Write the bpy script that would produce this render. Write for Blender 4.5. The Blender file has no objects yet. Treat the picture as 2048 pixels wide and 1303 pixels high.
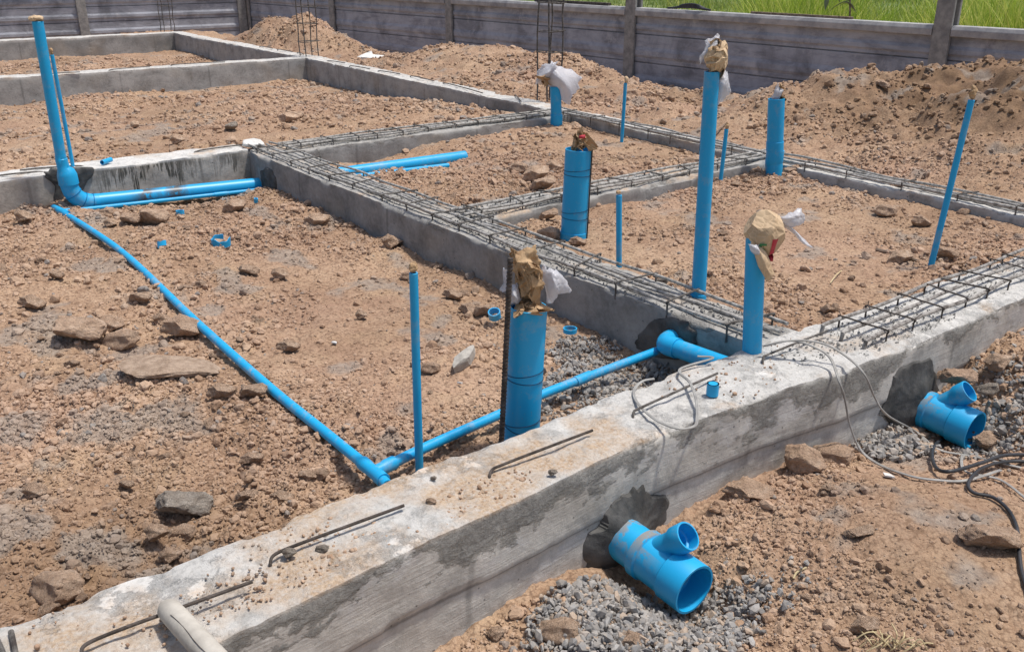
import bpy, math, random
import numpy as np
from mathutils import Vector, Matrix
from mathutils.bvhtree import BVHTree
random.seed(7); rng = np.random.default_rng(11)
SC = bpy.context.scene; COL = SC.collection

# ------------------------------------------------------------------ camera, light, exposure
PITCH = math.radians(21.8); AZ = math.radians(52.3); FPX = 1846.0; PCX, PCY = 1024.0, 651.5
F_ = np.array([math.cos(AZ)*math.cos(PITCH), math.sin(AZ)*math.cos(PITCH), -math.sin(PITCH)])
R_ = np.array([math.sin(AZ), -math.cos(AZ), 0.0]); U_ = np.cross(R_, F_)
CAM = np.array([0.0, 0.0, 1.0])
cd = bpy.data.cameras.new('camera'); cam = bpy.data.objects.new('camera', cd); COL.objects.link(cam)
cam.location = CAM; cam.rotation_euler = Vector(F_).to_track_quat('-Z', 'Y').to_euler()
cd.sensor_width = 36; cd.lens = 36*FPX/2048; cd.clip_start = 0.05; cd.clip_end = 600
SC.camera = cam
SUN_EL = math.radians(72); SUN_AZ = math.radians(-30)      # direction towards the sun, from +X
sdir = Vector((math.cos(SUN_EL)*math.cos(SUN_AZ), math.cos(SUN_EL)*math.sin(SUN_AZ), math.sin(SUN_EL)))
sl = bpy.data.lights.new('sun', 'SUN'); sun = bpy.data.objects.new('sun', sl); COL.objects.link(sun)
sl.energy = 3.8; sl.angle = math.radians(4); sl.color = (1.0, 0.955, 0.89)
sun.rotation_euler = (-sdir).to_track_quat('-Z', 'Y').to_euler(); sun.location = (0, 0, 20)
W = bpy.data.worlds.new("World"); SC.world = W; W.use_nodes = True
nt = W.node_tree; bgn = nt.nodes['Background']; sky = nt.nodes.new('ShaderNodeTexSky')
sky.sky_type = 'NISHITA'; sky.sun_disc = False; sky.sun_elevation = SUN_EL
sky.sun_rotation = math.atan2(sdir.x, sdir.y); sky.dust_density = 3.0
nt.links.new(sky.outputs[0], bgn.inputs[0]); bgn.inputs[1].default_value = 0.135
SC.view_settings.view_transform = 'Standard'; SC.view_settings.look = 'None'
SC.view_settings.exposure = 0.0; SC.view_settings.gamma = 1.0

# ------------------------------------------------------------------ placing helpers (pixel of the photo -> point at a real distance)
def ray(x, y):
    d = F_ + R_*(x-PCX)/FPX - U_*(y-PCY)/FPX
    return d/np.linalg.norm(d)
def P(x, y, z):
    d = ray(x, y); return CAM + d*(z-1.0)/d[2]
def PX(x, y, X):
    d = ray(x, y); return CAM + d*X/d[0]
def PY(x, y, Y):
    d = ray(x, y); return CAM + d*Y/d[1]
def depth(p): return float((np.array(p)-CAM) @ F_)
def at_top(base, x, y):
    """point above base, leaning only sideways as seen from the camera"""
    d = ray(x, y); h = np.array([math.cos(AZ), math.sin(AZ), 0]); t = ((np.array(base)-CAM) @ h)/(d @ h)
    return CAM + d*t

# ------------------------------------------------------------------ noise
_tab = rng.random(65536)
def _h(i, j, k=0):
    return _tab[(i*73856093 ^ j*19349663 ^ k*83492791) & 65535]
def vnoise(x, y, z=None):
    x = np.asarray(x, float); y = np.asarray(y, float)
    if z is None: z = np.zeros_like(x)
    xi = np.floor(x).astype(np.int64); yi = np.floor(y).astype(np.int64); zi = np.floor(z).astype(np.int64)
    fx = x-xi; fy = y-yi; fz = z-zi
    fx = fx*fx*(3-2*fx); fy = fy*fy*(3-2*fy); fz = fz*fz*(3-2*fz)
    r = 0
    for a in (0, 1):
        for b in (0, 1):
            for c in (0, 1):
                w = (fx if a else 1-fx)*(fy if b else 1-fy)*(fz if c else 1-fz)
                r = r + w*_h(xi+a, yi+b, zi+c)
    return r*2-1
def fbm(x, y, z=None, o=4, g=0.5):
    r = 0; a = 1; s = 1
    for i in range(o):
        r = r + a*vnoise(np.asarray(x)*s+i*17.3, np.asarray(y)*s-i*9.1, None if z is None else np.asarray(z)*s+i*5.7)
        a *= g; s *= 2.03
    return r
def worley(x, y):
    """distance to nearest cell point and that cell's random value"""
    xi = np.floor(x).astype(np.int64); yi = np.floor(y).astype(np.int64)
    best = np.full(x.shape, 9.0); val = np.zeros(x.shape)
    for a in (-1, 0, 1):
        for b in (-1, 0, 1):
            px = xi+a+_h(xi+a, yi+b, 3); py = yi+b+_h(xi+a, yi+b, 5)
            d = (px-x)**2+(py-y)**2; m = d < best
            best = np.where(m, d, best); val = np.where(m, _h(xi+a, yi+b, 9), val)
    return np.sqrt(best), val

# ------------------------------------------------------------------ the lie of the land
def sstep(a, b, x):
    t = np.clip((x-a)/(b-a), 0, 1); return t*t*(3-2*t)
def fx_near(y): return np.interp(y, [1.2, 2.8, 5.3, 9.4, 14.1], [3.96, 4.03, 4.27, 4.49, 4.58])
MOUNDS = [  # x, y, rx, ry, height
    (5.85, 2.95, .95, 1.25, .33), (6.1, 1.2, 1.2, 1.5, .30), (5.1, 1.9, .5, 1.2, .09), (5.3, 3.6, .5, .6, .06),
    (5.5, 12.0, .5, .9, .34), (5.75, 11.2, .6, .8, .17), (5.25, 12.9, .4, .6, .10), (5.2, 11.3, .4, .5, .07),
    (5.55, 7.7, .62, 1.2, .21), (5.4, 6.1, .55, .8, .10),
    (2.2, 15.2, 1.0, .5, .22), (3.6, 15.4, .9, .5, .16),
]
def Hbase(x, y):
    x = np.asarray(x, float); y = np.asarray(y, float)
    nf = fx_near(y)
    inside = 1-sstep(nf+.02, nf+.16, x)
    # the cells between the beams
    L = -.155 + .03*vnoise(x*1.7+3, y*1.7) - .05*np.exp(-((x-1.55)**2+(y-4.72)**2)/.06)
    L = L - .05*np.exp(-((y-4.78)/.09)**2)*sstep(.9, 1.2, x)
    L = L - .05*np.exp(-(((x-1.86)/.15)**2+((y-1.75)/.25)**2))
    M = -.075 - .075*np.exp(-((y-4.62)/.28)**2)*sstep(3.3, 2.6, x) + .02*vnoise(x*2+8, y*2) + .02*sstep(2.6, 3.4, x)
    N = -.05 + .012*vnoise(x*2, y*2+9)
    L2 = -.17 + .05*sstep(2.6, 4.0, x)*sstep(7.5, 5.2, y) - .05*sstep(5.8, 8.6, y) + .03*vnoise(x*1.3, y*1.3) \
        + .05*np.exp(-(((x-3.4)/1.1)**2+((y-6.6)/1.1)**2))
    L3 = -.25 + .14*np.exp(-(((x-2.9)/.8)**2+((y-11.4)/1.2)**2)) + .03*vnoise(x, y)
    mid = sstep(2.02, 2.14, x)
    near = L*(1-mid) + mid*(N + (M-N)*sstep(3.05, 3.16, y))
    z = near + (L2-near)*sstep(4.9, 5.0, y)
    z = z + (L3-z)*sstep(9.44, 9.56, y)
    z = z + (-.30-z)*sstep(13.88, 14.02, y)
    # yard in front of the long beam
    Y = -.255 + .11*sstep(2.3, 2.9, x) - .02*sstep(3.1, 3.5, x) + .095*np.exp(-(((x-1.80)/.42)**2+((y-.74)/.40)**2)) \
        + .045*np.exp(-(((x-2.75)/.4)**2+((y-1.0)/.3)**2)) + .02*vnoise(x*2.5, y*2.5) \
        - .085*np.exp(-(((x-1.30)/.13)**2+((y-1.05)/.20)**2)) - .10*np.exp(-(((x-2.43)/.15)**2+((y-1.08)/.2)**2)) \
        + .035*np.exp(-(((x-1.04)/.12)**2+((y-1.12)/.13)**2))
    z = Y + (z-Y)*sstep(1.29, 1.37, y)
    # land outside the long far beam, with its heaps
    O = -.045 - .17*sstep(6.5, 14, y) - .24*sstep(5.6, 7.1, x)*sstep(3.6, 5.0, y) + .03*vnoise(x*1.1, y*1.1)
    for mx, my, rx, ry, h in MOUNDS:
        q = ((x-mx)/rx)**2+((y-my)/ry)**2
        O = O + h*np.exp(-q**1.25*.9)
    hp = np.exp(-(((x-5.6)/.8)**2+((y-12)/1.6)**2)); O = O + hp*.07*fbm(x*3, y*3, o=3)
    # dug face of the big heap
    cut = np.exp(-(((x-5.35)/.38)**2+((y-2.75)/.42)**2))
    O = O - .15*cut*(1+.5*vnoise(x*5, y*5)) + .05*np.exp(-(((x-5.5)/.25)**2+((y-2.1)/.2)**2))
    z = z + (O-z)*(1-inside)
    z = np.where(x > 7.6, z + (-.42-z)*sstep(7.6, 8.2, x), z)
    z = np.where(y > 17.1, z + (-.4-z)*sstep(17.1, 17.6, y), z)
    return z
def rough(x, y):
    """where the soil is lumpy rather than trodden smooth"""
    r = .72+.45*vnoise(x*2.1+4, y*2.1-7)+.2*vnoise(x*5, y*5)
    r = r - 1.0*np.exp(-(((x-2.0)/.42)**2+((y-.78)/.32)**2)) - .4*np.exp(-(((x-3.0)/.5)**2+((y-2.2)/.4)**2))
    r = r + .12*np.exp(-(((x-5.5)/.7)**2+((y-2.3)/1.2)**2)) + .45*np.exp(-(((x-.6)/.35)**2+((y-1.9)/.45)**2)) - .5*np.exp(-(((x-1.35)/.25)**2+((y-2.7)/.5)**2)) - .4*np.exp(-(((x-2.9)/.3)**2+((y-2.2)/.3)**2))
    r = r + .25*vnoise(x*3.3-5, y*3.3+2)
    return np.clip(r, .12, 1.3)
def H(x, y):
    x = np.asarray(x, float); y = np.asarray(y, float)
    z = Hbase(x, y); r = rough(x, y)
    out = sstep(fx_near(y)+.1, fx_near(y)+.5, x)*(y > .9)
    z = z + .013*fbm(x*4.2+1, y*4.2, o=2) + .011*r*fbm(x*9, y*9, o=3) + out*.05*fbm(x*5+4, y*5, o=3)*np.exp(-((x-5.5)/.9)**2)*(y < 5) - out*.02*np.abs(vnoise(x*1.4, y*6+3*vnoise(x*2, y*2)))*np.exp(-((x-5.3)/.6)**2)*(y < 5) + (.03+.02*r)*out*fbm(x*2.6, y*2.6, o=4)*.9 + out*.02*np.abs(fbm(x*7, y*7, o=3))
    for s, a in ((9, .022), (21, .014), (44, .008), (80, .0045)):
        d, v = worley(x*s+.35*vnoise(x*s*1.7, y*s*1.7), y*s)
        k = np.clip(v-(.62 if s < 10 else .25), 0, 1)/.6
        z = z + a*r*k*np.clip(1-(d/.52)**2, 0, 1)**.6
    z = z + .0022*fbm(x*70, y*70, o=2)
    return z
CLAY = [(.40, 2.45, .28, .8), (.22, 1.95, .22, .9), (.63, 2.06, .16, .7), (.62, 3.25, .13, .6), (.33, 2.9, .25, .6), (.52, 1.72, .12, .5), (1.9, 7.0, .3, .9), (2.4, 7.3, .25, .7),
        (1.45, 6.3, .3, .5), (5.35, 2.15, .18, .8), (5.0, 1.8, .25, .6), (1.75, 4.72, .15, .9), (1.85, 1.8, .2, .5),
        (3.4, 10.9, .3, .6), (1.3, 10.3, .4, .6), (2.55, 1.0, .2, .5), (4.9, 4.3, .25, .3), (.05, 2.2, .35, .7)]
def damp(x, y):
    d = np.exp(-(((x-5.5)/.75)**2+((y-2.3)/1.5)**2)**2)+.7*np.exp(-(((x-.35)/.35)**2+((y-1.75)/.3)**2))+.5*np.exp(-(((x-1.75)/.3)**2+((y-.75)/.25)**2))
    return np.clip(d+.5*fbm(x*2.3, y*2.3, o=3)*d+.35*np.clip(vnoise(x*1.6+9, y*1.6), 0, 1), 0, 1)
def clay(x, y):
    c = np.zeros_like(np.asarray(x, float))
    for cx, cy, r, s in CLAY:
        c = np.maximum(c, s*np.exp(-((x-cx)**2+(y-cy)**2)/r**2))
    n = fbm(x*6+2, y*6, o=4)
    return np.clip((c*.9+n*.85-.5)*2.0, 0, .5)

# ------------------------------------------------------------------ mesh and object helpers
def mesh_np(name, V, Fq, mat, smooth=True, attrs=None, parent=None):
    V = np.asarray(V, np.float32); Fq = np.asarray(Fq, np.int32)
    me = bpy.data.meshes.new(name); n, k = Fq.shape
    me.vertices.add(len(V)); me.vertices.foreach_set('co', V.ravel())
    me.loops.add(n*k); me.loops.foreach_set('vertex_index', Fq.ravel())
    me.polygons.add(n); me.polygons.foreach_set('loop_start', np.arange(n, dtype=np.int32)*k)
    try: me.polygons.foreach_set('loop_total', np.full(n, k, np.int32))
    except Exception: pass
    me.polygons.foreach_set('use_smooth', np.full(n, smooth))
    if attrs:
        for a, val in attrs.items():
            at = me.attributes.new(a, 'FLOAT', 'POINT'); at.data.foreach_set('value', np.asarray(val, np.float32))
    me.update(calc_edges=True); me.validate()
    me.materials.append(mat)
    o = bpy.data.objects.new(name, me); COL.objects.link(o)
    if parent is not None: o.parent = parent
    return o
def tag(o, label=None, cat=None, group=None, kind=None):
    if label: o['label'] = label
    if cat: o['category'] = cat
    if group: o['group'] = group
    if kind: o['kind'] = kind
    return o
def empty(name, loc=(0, 0, 0)):
    o = bpy.data.objects.new(name, None); COL.objects.link(o); o.location = loc; o.empty_display_size = .05
    return o
class MB:
    def __init__(s): s.v = []; s.f = []
    def add(s, V, Fs):
        b = len(s.v); s.v += [tuple(map(float, p)) for p in V]; s.f += [tuple(int(i)+b for i in f) for f in Fs]
    def box(s, c, d, rot=None):
        V = [(sx*d[0]/2, sy*d[1]/2, sz*d[2]/2) for sx in (-1, 1) for sy in (-1, 1) for sz in (-1, 1)]
        if rot is not None: V = [rot @ Vector(v) for v in V]
        V = [(v[0]+c[0], v[1]+c[1], v[2]+c[2]) for v in V]
        s.add(V, [(0, 1, 3, 2), (4, 6, 7, 5), (0, 4, 5, 1), (2, 3, 7, 6), (0, 2, 6, 4), (1, 5, 7, 3)])
    def tube(s, pts, r, n=12, cap=True, ribs=None):
        pts = [np.array(p, float) for p in pts]; m = len(pts)
        rr = r if hasattr(r, '__len__') else [r]*m
        T = [pts[min(i+1, m-1)]-pts[max(i-1, 0)] for i in range(m)]
        T = [t/np.linalg.norm(t) for t in T]
        up = np.array([0, 0, 1.0]) if abs(T[0][2]) < .9 else np.array([1.0, 0, 0])
        u = np.cross(T[0], up); u /= np.linalg.norm(u); V = []
        for i in range(m):
            u = u-T[i]*(u @ T[i]); u /= np.linalg.norm(u); w = np.cross(T[i], u)
            for k in range(n):
                a = 2*math.pi*k/n; V.append(pts[i]+rr[i]*(math.cos(a)*u+math.sin(a)*w))
        Fs = [(i*n+k, i*n+(k+1) % n, (i+1)*n+(k+1) % n, (i+1)*n+k) for i in range(m-1) for k in range(n)]
        if cap: Fs += [tuple(range(n))[::-1], tuple((m-1)*n+k for k in range(n))]
        s.add(V, Fs)
    def build(s, name, mat, parent=None, smooth=True, bevel=0, loc=None):
        me = bpy.data.meshes.new(name); V = s.v
        if loc is not None: V = [(v[0]-loc[0], v[1]-loc[1], v[2]-loc[2]) for v in V]
        me.from_pydata(V, [], s.f); me.materials.append(mat); me.validate()
        for p in me.polygons: p.use_smooth = smooth and len(p.vertices) < 7
        if smooth: me.set_sharp_from_angle(angle=math.radians(32))
        o = bpy.data.objects.new(name, me); COL.objects.link(o)
        if loc is not None: o.location = tuple(float(q) for q in loc)
        if parent is not None: o.parent = parent
        if bevel:
            b = o.modifiers.new('bevel', 'BEVEL'); b.width = bevel; b.segments = 2; b.limit_method = 'ANGLE'
        return o
def smooth_path(pts, n=8):
    pts = [np.array(p, float) for p in pts]; q = [2*pts[0]-pts[1]]+pts+[2*pts[-1]-pts[-2]]; out = []
    for i in range(1, len(q)-2):
        for k in range(n):
            t = k/n; a, b, c, d = q[i-1], q[i], q[i+1], q[i+2]
            out.append(.5*((2*b)+(-a+c)*t+(2*a-5*b+4*c-d)*t*t+(-a+3*b-3*c+d)*t**3))
    out.append(pts[-1]); return out
def lathe_pipe(axis_pts, prof, n=32):
    """hollow tube of revolution along a straight axis: prof = [(t along in metres, radius)...] outer then back along inner"""
    a, b = [np.array(p, float) for p in axis_pts]; d = b-a; d = d/np.linalg.norm(d)
    up = np.array([0, 0, 1.0]) if abs(d[2]) < .9 else np.array([1.0, 0, 0])
    u = np.cross(d, up); u /= np.linalg.norm(u); w = np.cross(d, u); V = []
    for t, r in prof:
        for k in range(n):
            an = 2*math.pi*k/n; V.append(a+d*t+r*(math.cos(an)*u+math.sin(an)*w))
    Fs = [(i*n+k, i*n+(k+1) % n, (i+1)*n+(k+1) % n, (i+1)*n+k) for i in range(len(prof)-1) for k in range(n)]
    return V, Fs

# ------------------------------------------------------------------ materials
def mat(name):
    m = bpy.data.materials.new(name); m.use_nodes = True; return m, m.node_tree, m.node_tree.nodes['Principled BSDF']
class NG:
    """tiny node-graph helper"""
    def __init__(s, nt): s.nt = nt
    def n(s, t, **k):
        q = s.nt.nodes.new(t)
        for a, b in k.items(): setattr(q, a, b)
        return q
    def co(s, scale=(1, 1, 1), kind='Object'):
        t = s.n('ShaderNodeTexCoord'); m = s.n('ShaderNodeMapping'); m.inputs['Scale'].default_value = scale
        s.nt.links.new(t.outputs[kind], m.inputs['Vector']); return m.outputs[0]
    def pos(s, scale=(1, 1, 1)):
        g = s.n('ShaderNodeNewGeometry'); m = s.n('ShaderNodeMapping'); m.inputs['Scale'].default_value = scale
        s.nt.links.new(g.outputs['Position'], m.inputs['Vector']); return m.outputs[0]
    def noise(s, v, sc, det=6, rough=.6, dist=0):
        q = s.n('ShaderNodeTexNoise'); s.nt.links.new(v, q.inputs['Vector'])
        q.inputs['Scale'].default_value = sc; q.inputs['Detail'].default_value = det
        q.inputs['Roughness'].default_value = rough; q.inputs['Distortion'].default_value = dist
        return q.outputs['Fac']
    def voro(s, v, sc, feat='F1', out='Distance'):
        q = s.n('ShaderNodeTexVoronoi', feature=feat); s.nt.links.new(v, q.inputs['Vector']); q.inputs['Scale'].default_value = sc
        return q.outputs[out]
    def ramp(s, f, stops):
        q = s.n('ShaderNodeValToRGB'); s.nt.links.new(f, q.inputs[0]); e = q.color_ramp.elements
        while len(e) < len(stops): e.new(.5)
        for i, (p, c) in enumerate(stops):
            e[i].position = p; e[i].color = (c, c, c, 1) if not hasattr(c, '__len__') else (*c, 1)
        return q.outputs[0]
    def mix(s, f, a, b, mode='MIX'):
        q = s.n('ShaderNodeMix', data_type='RGBA', blend_type=mode)
        for sock, val in ((q.inputs[0], f), (q.inputs[6], a), (q.inputs[7], b)):
            if hasattr(val, 'is_linked') or isinstance(val, bpy.types.NodeSocket): s.nt.links.new(val, sock)
            elif hasattr(val, '__len__'): sock.default_value = (*val, 1)
            else: sock.default_value = val
        return q.outputs[2]
    def math(s, op, a, b=0.0, clamp=False):
        q = s.n('ShaderNodeMath', operation=op, use_clamp=clamp)
        for sock, val in ((q.inputs[0], a), (q.inputs[1], b)):
            if isinstance(val, bpy.types.NodeSocket): s.nt.links.new(val, sock)
            else: sock.default_value = val
        return q.outputs[0]
    def attr(s, name):
        q = s.n('ShaderNodeAttribute', attribute_name=name); return q.outputs['Fac']
    def bump(s, h, strength, dist, prev=None):
        q = s.n('ShaderNodeBump'); q.inputs['Strength'].default_value = strength; q.inputs['Distance'].default_value = dist
        s.nt.links.new(h, q.inputs['Height'])
        if prev is not None: s.nt.links.new(prev, q.inputs['Normal'])
        return q.outputs[0]
    def link(s, a, b): s.nt.links.new(a, b)

SOIL = [(.160, .100, .064), (.350, .228, .149), (.51, .363, .248)]
def soil_material(name, island=False, grey=(.22, .21, .20)):
    m, t, b = mat(name); g = NG(t); v = g.pos()
    n1 = g.noise(v, 2.3, 5, .6); n2 = g.noise(v, 22, 6, .65); n3 = g.noise(v, 130, 4, .7)
    f = g.math('ADD', g.math('MULTIPLY', n1, .35), g.math('ADD', g.math('MULTIPLY', n2, .35), g.math('MULTIPLY', n3, .3)))
    c = g.ramp(f, [(.34, SOIL[0]), (.47, SOIL[1]), (.62, SOIL[2])])
    c = g.mix(g.ramp(g.noise(v, 1.1, 3, .5), [(.45, 0.0), (.7, .5)]), c, (.36, .225, .165))
    c = g.mix(g.ramp(g.noise(v, 5, 4, .6), [(.52, 0.0), (.72, .55)]), c, (.47, .335, .215))
    if island:
        gi = g.n('ShaderNodeNewGeometry').outputs['Random Per Island']
        c = g.mix(g.ramp(gi, [(0, .0), (1, .5)]), c, (.55, .41, .31))
        c = g.mix(g.ramp(gi, [(0.0, .42), (.26, 0.0)]), c, (.18, .11, .072))
        c = g.mix(g.ramp(gi, [(.972, 0.0), (.976, .8)]), c, (.23, .22, .21))
    else:
        sp = g.voro(v, 260); c = g.mix(g.ramp(sp, [(.12, .45), (.3, 0.0)]), c, (.56, .42, .30))
        sp2 = g.voro(v, 95); c = g.mix(g.ramp(sp2, [(.5, 0.0), (.75, .6)]), c, (.14, .085, .055))  # dark dots between grains: crevice shade painted into the soil colour
    c = g.mix(g.math('MULTIPLY', g.attr('damp'), g.ramp(g.noise(v, 3.5, 5, .6), [(.3, .45), (.6, 1.0)])), c, g.ramp(g.noise(v, 14, 6, .7), [(.35, (.11, .066, .038)), (.62, (.25, .16, .095))]))
    c = g.mix(g.attr('clay'), c, g.ramp(g.noise(v, 40, 5, .6), [(.35, (.15, .14, .13)), (.6, (.32, .30, .27))]))
    g.link(c, b.inputs['Base Color']); b.inputs['Roughness'].default_value = .95
    b.inputs['Specular IOR Level'].default_value = .15
    h = g.math('ADD', g.math('MULTIPLY', g.voro(v, 150), -.6), g.noise(v, 200, 4, .7))
    nb = g.bump(h, .8 if not island else .5, .004); nb = g.bump(g.noise(v, 45, 5, .65), .6, .006, nb)
    g.link(nb, b.inputs['Normal']); return m
M = {}
M['soil'] = soil_material('soil'); M['crumb'] = soil_material('crumb', True)
def rock_material(name, cols, sc=2.6):
    m, t, b = mat(name); g = NG(t); v = g.co()
    oi = g.n('ShaderNodeObjectInfo').outputs['Random']
    c = g.ramp(g.noise(v, sc, 6, .65), [(.3, cols[0]), (.5, cols[1]), (.68, cols[2])])
    c = g.mix(g.ramp(oi, [(0, 0.0), (1, .45)]), c, cols[3])
    g.link(c, b.inputs['Base Color']); b.inputs['Roughness'].default_value = .95; b.inputs['Specular IOR Level'].default_value = .15
    nb = g.bump(g.noise(v, 4, 8, .75), 1.0, .016); nb = g.bump(g.voro(v, 9), .5, .006, nb); g.link(nb, b.inputs['Normal']); return m
M['clod'] = rock_material('clod', [(.30, .20, .14), (.50, .355, .25), (.63, .48, .36), (.45, .30, .21)])
def gravel_material():
    m, t, b = mat('gravel'); g = NG(t); v = g.pos()
    gi = g.n('ShaderNodeNewGeometry').outputs['Random Per Island']
    c = g.ramp(gi, [(0, (.15, .15, .152)), (.5, (.25, .25, .248)), (.80, (.36, .355, .345)), (.85, (.40, .30, .22))])
    c = g.mix(g.ramp(g.noise(v, 60, 5, .7), [(.4, .1), (.68, .7)]), c, (.37, .32, .265))
    g.link(c, b.inputs['Base Color']); b.inputs['Roughness'].default_value = .85
    g.link(g.bump(g.noise(v, 300, 4, .7), .4, .002), b.inputs['Normal']); return m
M['gravel'] = gravel_material()

def concrete_material(name, base=(.29, .285, .27), grain=0.0, top=(.57, .555, .525), dust=.5, drip=False, slurry=.07):
    """attributes: top (1 on the top face); v0 = height under the top edge"""
    m, t, b = mat(name); g = NG(t); v = g.pos()
    n = g.noise(v, 7, 7, .62); n2 = g.noise(v, 55, 6, .7)
    side = g.ramp(g.math('ADD', g.math('MULTIPLY', n, .65), g.math('MULTIPLY', n2, .35)),
                  [(.33, tuple(q*.55 for q in base)), (.5, base), (.66, tuple(q*1.35 for q in base))])
    sx = g.n('ShaderNodeSeparateXYZ'); g.link(v, sx.inputs[0])
    for ax_ in (0, 1):   # vertical joints of the shuttering boards
        jl = g.math('PINGPONG', g.math('ADD', sx.outputs[ax_], g.math('MULTIPLY', g.noise(v, 3, 3, .5), .03)), .43)
        side = g.mix(g.ramp(jl, [(.0, .5), (.006, .5), (.009, 0.0)]), side, tuple(q*.45 for q in base))
    side = g.mix(g.ramp(g.noise(g.pos((1, 1, 2.5)), 2.4, 6, .7, .3), [(.55, 0.0), (.62, .45)]), side, tuple(min(.6, q*1.45) for q in base))
    side = g.mix(g.ramp(g.noise(v, 3.1, 4, .5), [(.5, 0.0), (.75, .5)]), side, (.33, .27, .20))
    pits = g.voro(v, 34); pm = g.ramp(g.math('ADD', pits, g.math('MULTIPLY', g.noise(v, 15, 3, .5), .35)), [(.20, .8), (.27, 0.0)])
    side = g.mix(pm, side, (.10, .10, .10))
    # a band of rough spilled slurry hanging from the top edge
    bandn = g.math('ADD', g.math('MULTIPLY', g.noise(v, 4.5, 3, .6), .6), g.math('MULTIPLY', g.noise(g.pos((1, 1, 1.8)), 21, 8, .72, .15), .4))
    band = g.math('SUBTRACT', g.math('ADD', slurry*2, g.math('MULTIPLY', g.math('SUBTRACT', bandn, .5), .55)), g.attr('v0'))
    bm = g.ramp(band, [(.0, 0.0), (.035, 1.0)])
    slur = g.ramp(g.math('ADD', g.math('MULTIPLY', g.noise(v, 75, 5, .75), .6), g.math('MULTIPLY', g.noise(v, 14, 4, .6), .4)), [(.32, (.19, .186, .176)), (.62, (.42, .41, .38))])
    side = g.mix(bm, side, slur)
    if grain:
        gr = g.noise(g.pos((2.2, 2.2, 60)), 3, 5, .7, .3)
        side = g.mix(g.ramp(gr, [(.38, grain), (.6, 0.0)]), side, (.135, .12, .10))
        side = g.mix(g.ramp(g.attr('v0'), [(.150, 0.0), (.153, .55), (.157, .55), (.161, 0.0)]), side, (.09, .09, .09))
    if drip:
        dn = g.noise(g.pos((30, 30, 3.0)), 1.6, 4, .7, .4)
        dd = g.math('ADD', dn, g.math('MULTIPLY', g.attr('v0'), -1.3))
        dd = g.math('MULTIPLY', g.ramp(dd, [(.40, 0.0), (.45, 1.0)]), g.attr('dripm'))
        side = g.mix(dd, side, g.ramp(g.noise(g.pos((90, 90, 6)), 1.5, 3, .6), [(.4, (.05, .048, .04)), (.6, (.15, .14, .12))]))
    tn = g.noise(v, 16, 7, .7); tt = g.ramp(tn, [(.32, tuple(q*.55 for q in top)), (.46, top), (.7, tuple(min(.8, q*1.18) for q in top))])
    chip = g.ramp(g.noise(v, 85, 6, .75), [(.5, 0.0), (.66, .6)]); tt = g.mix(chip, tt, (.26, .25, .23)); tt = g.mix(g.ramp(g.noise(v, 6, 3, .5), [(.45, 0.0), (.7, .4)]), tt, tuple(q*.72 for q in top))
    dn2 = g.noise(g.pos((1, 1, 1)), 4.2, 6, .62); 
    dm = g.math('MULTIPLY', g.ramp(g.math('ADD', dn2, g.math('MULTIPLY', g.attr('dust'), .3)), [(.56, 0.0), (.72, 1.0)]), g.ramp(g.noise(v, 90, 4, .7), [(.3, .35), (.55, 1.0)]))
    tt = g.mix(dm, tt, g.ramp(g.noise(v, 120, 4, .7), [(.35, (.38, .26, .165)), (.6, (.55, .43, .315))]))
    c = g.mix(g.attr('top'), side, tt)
    g.link(c, b.inputs['Base Color']); b.inputs['Roughness'].default_value = .92; b.inputs['Specular IOR Level'].default_value = .2
    slb = g.math('MULTIPLY', g.noise(v, 75, 6, .75), g.math('ADD', g.math('MULTIPLY', bm, 1.3), .35))
    nb = g.bump(slb, .8, .006); nb = g.bump(g.noise(v, 28, 6, .65), .5, .005, nb)
    if grain: nb = g.bump(g.noise(g.pos((2.2, 2.2, 60)), 3, 5, .7, .3), .5, .003, nb)
    nb = g.bump(bm, .35, .0015, nb)
    g.link(nb, b.inputs['Normal']); return m
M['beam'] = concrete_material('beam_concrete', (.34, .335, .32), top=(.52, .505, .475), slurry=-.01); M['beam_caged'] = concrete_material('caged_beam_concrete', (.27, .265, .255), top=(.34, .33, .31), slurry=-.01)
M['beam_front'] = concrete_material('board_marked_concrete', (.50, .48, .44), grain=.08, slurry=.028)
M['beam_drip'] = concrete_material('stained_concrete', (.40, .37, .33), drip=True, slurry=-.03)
def simple(name, c, rough=.8, c2=None, sc=40, bump=0, spec=.3, metal=0.0, lo=.38, hi=.62, bs=60, bd=.004):
    m, t, b = mat(name); g = NG(t); v = g.co()
    if c2 is not None: g.link(g.ramp(g.noise(v, sc, 6, .65), [(lo, c), (hi, c2)]), b.inputs['Base Color'])
    else: b.inputs['Base Color'].default_value = (*c, 1)
    b.inputs['Roughness'].default_value = rough; b.inputs['Specular IOR Level'].default_value = spec; b.inputs['Metallic'].default_value = metal
    if bump: g.link(g.bump(g.noise(v, bs, 6, .7), bump, bd), b.inputs['Normal'])
    return m
def pvc_material(name, c=(.010, .345, .66), dirt=.35):
    m, t, b = mat(name); g = NG(t); v = g.pos()
    cc = g.mix(g.ramp(g.noise(v, 6, 5, .6), [(.4, 0.0), (.7, .35)]), c, (.025, .43, .75))
    d = g.ramp(g.noise(v, 11, 8, .78), [(.52, 0.0), (.7, dirt*1.2)])
    cc = g.mix(d, cc, (.36, .36, .34))
    gr = g.ramp(g.noise(v, 160, 3, .6), [(.66, 0.0), (.72, dirt)]); cc = g.mix(gr, cc, (.30, .24, .18))
    g.link(cc, b.inputs['Base Color']); g.link(g.ramp(g.noise(v, 14, 5, .6), [(.3, .3), (.7, .55)]), b.inputs['Roughness'])
    b.inputs['Specular IOR Level'].default_value = .4
    g.link(g.bump(g.noise(v, 30, 4, .6), .12, .002), b.inputs['Normal'])
    return m
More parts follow.
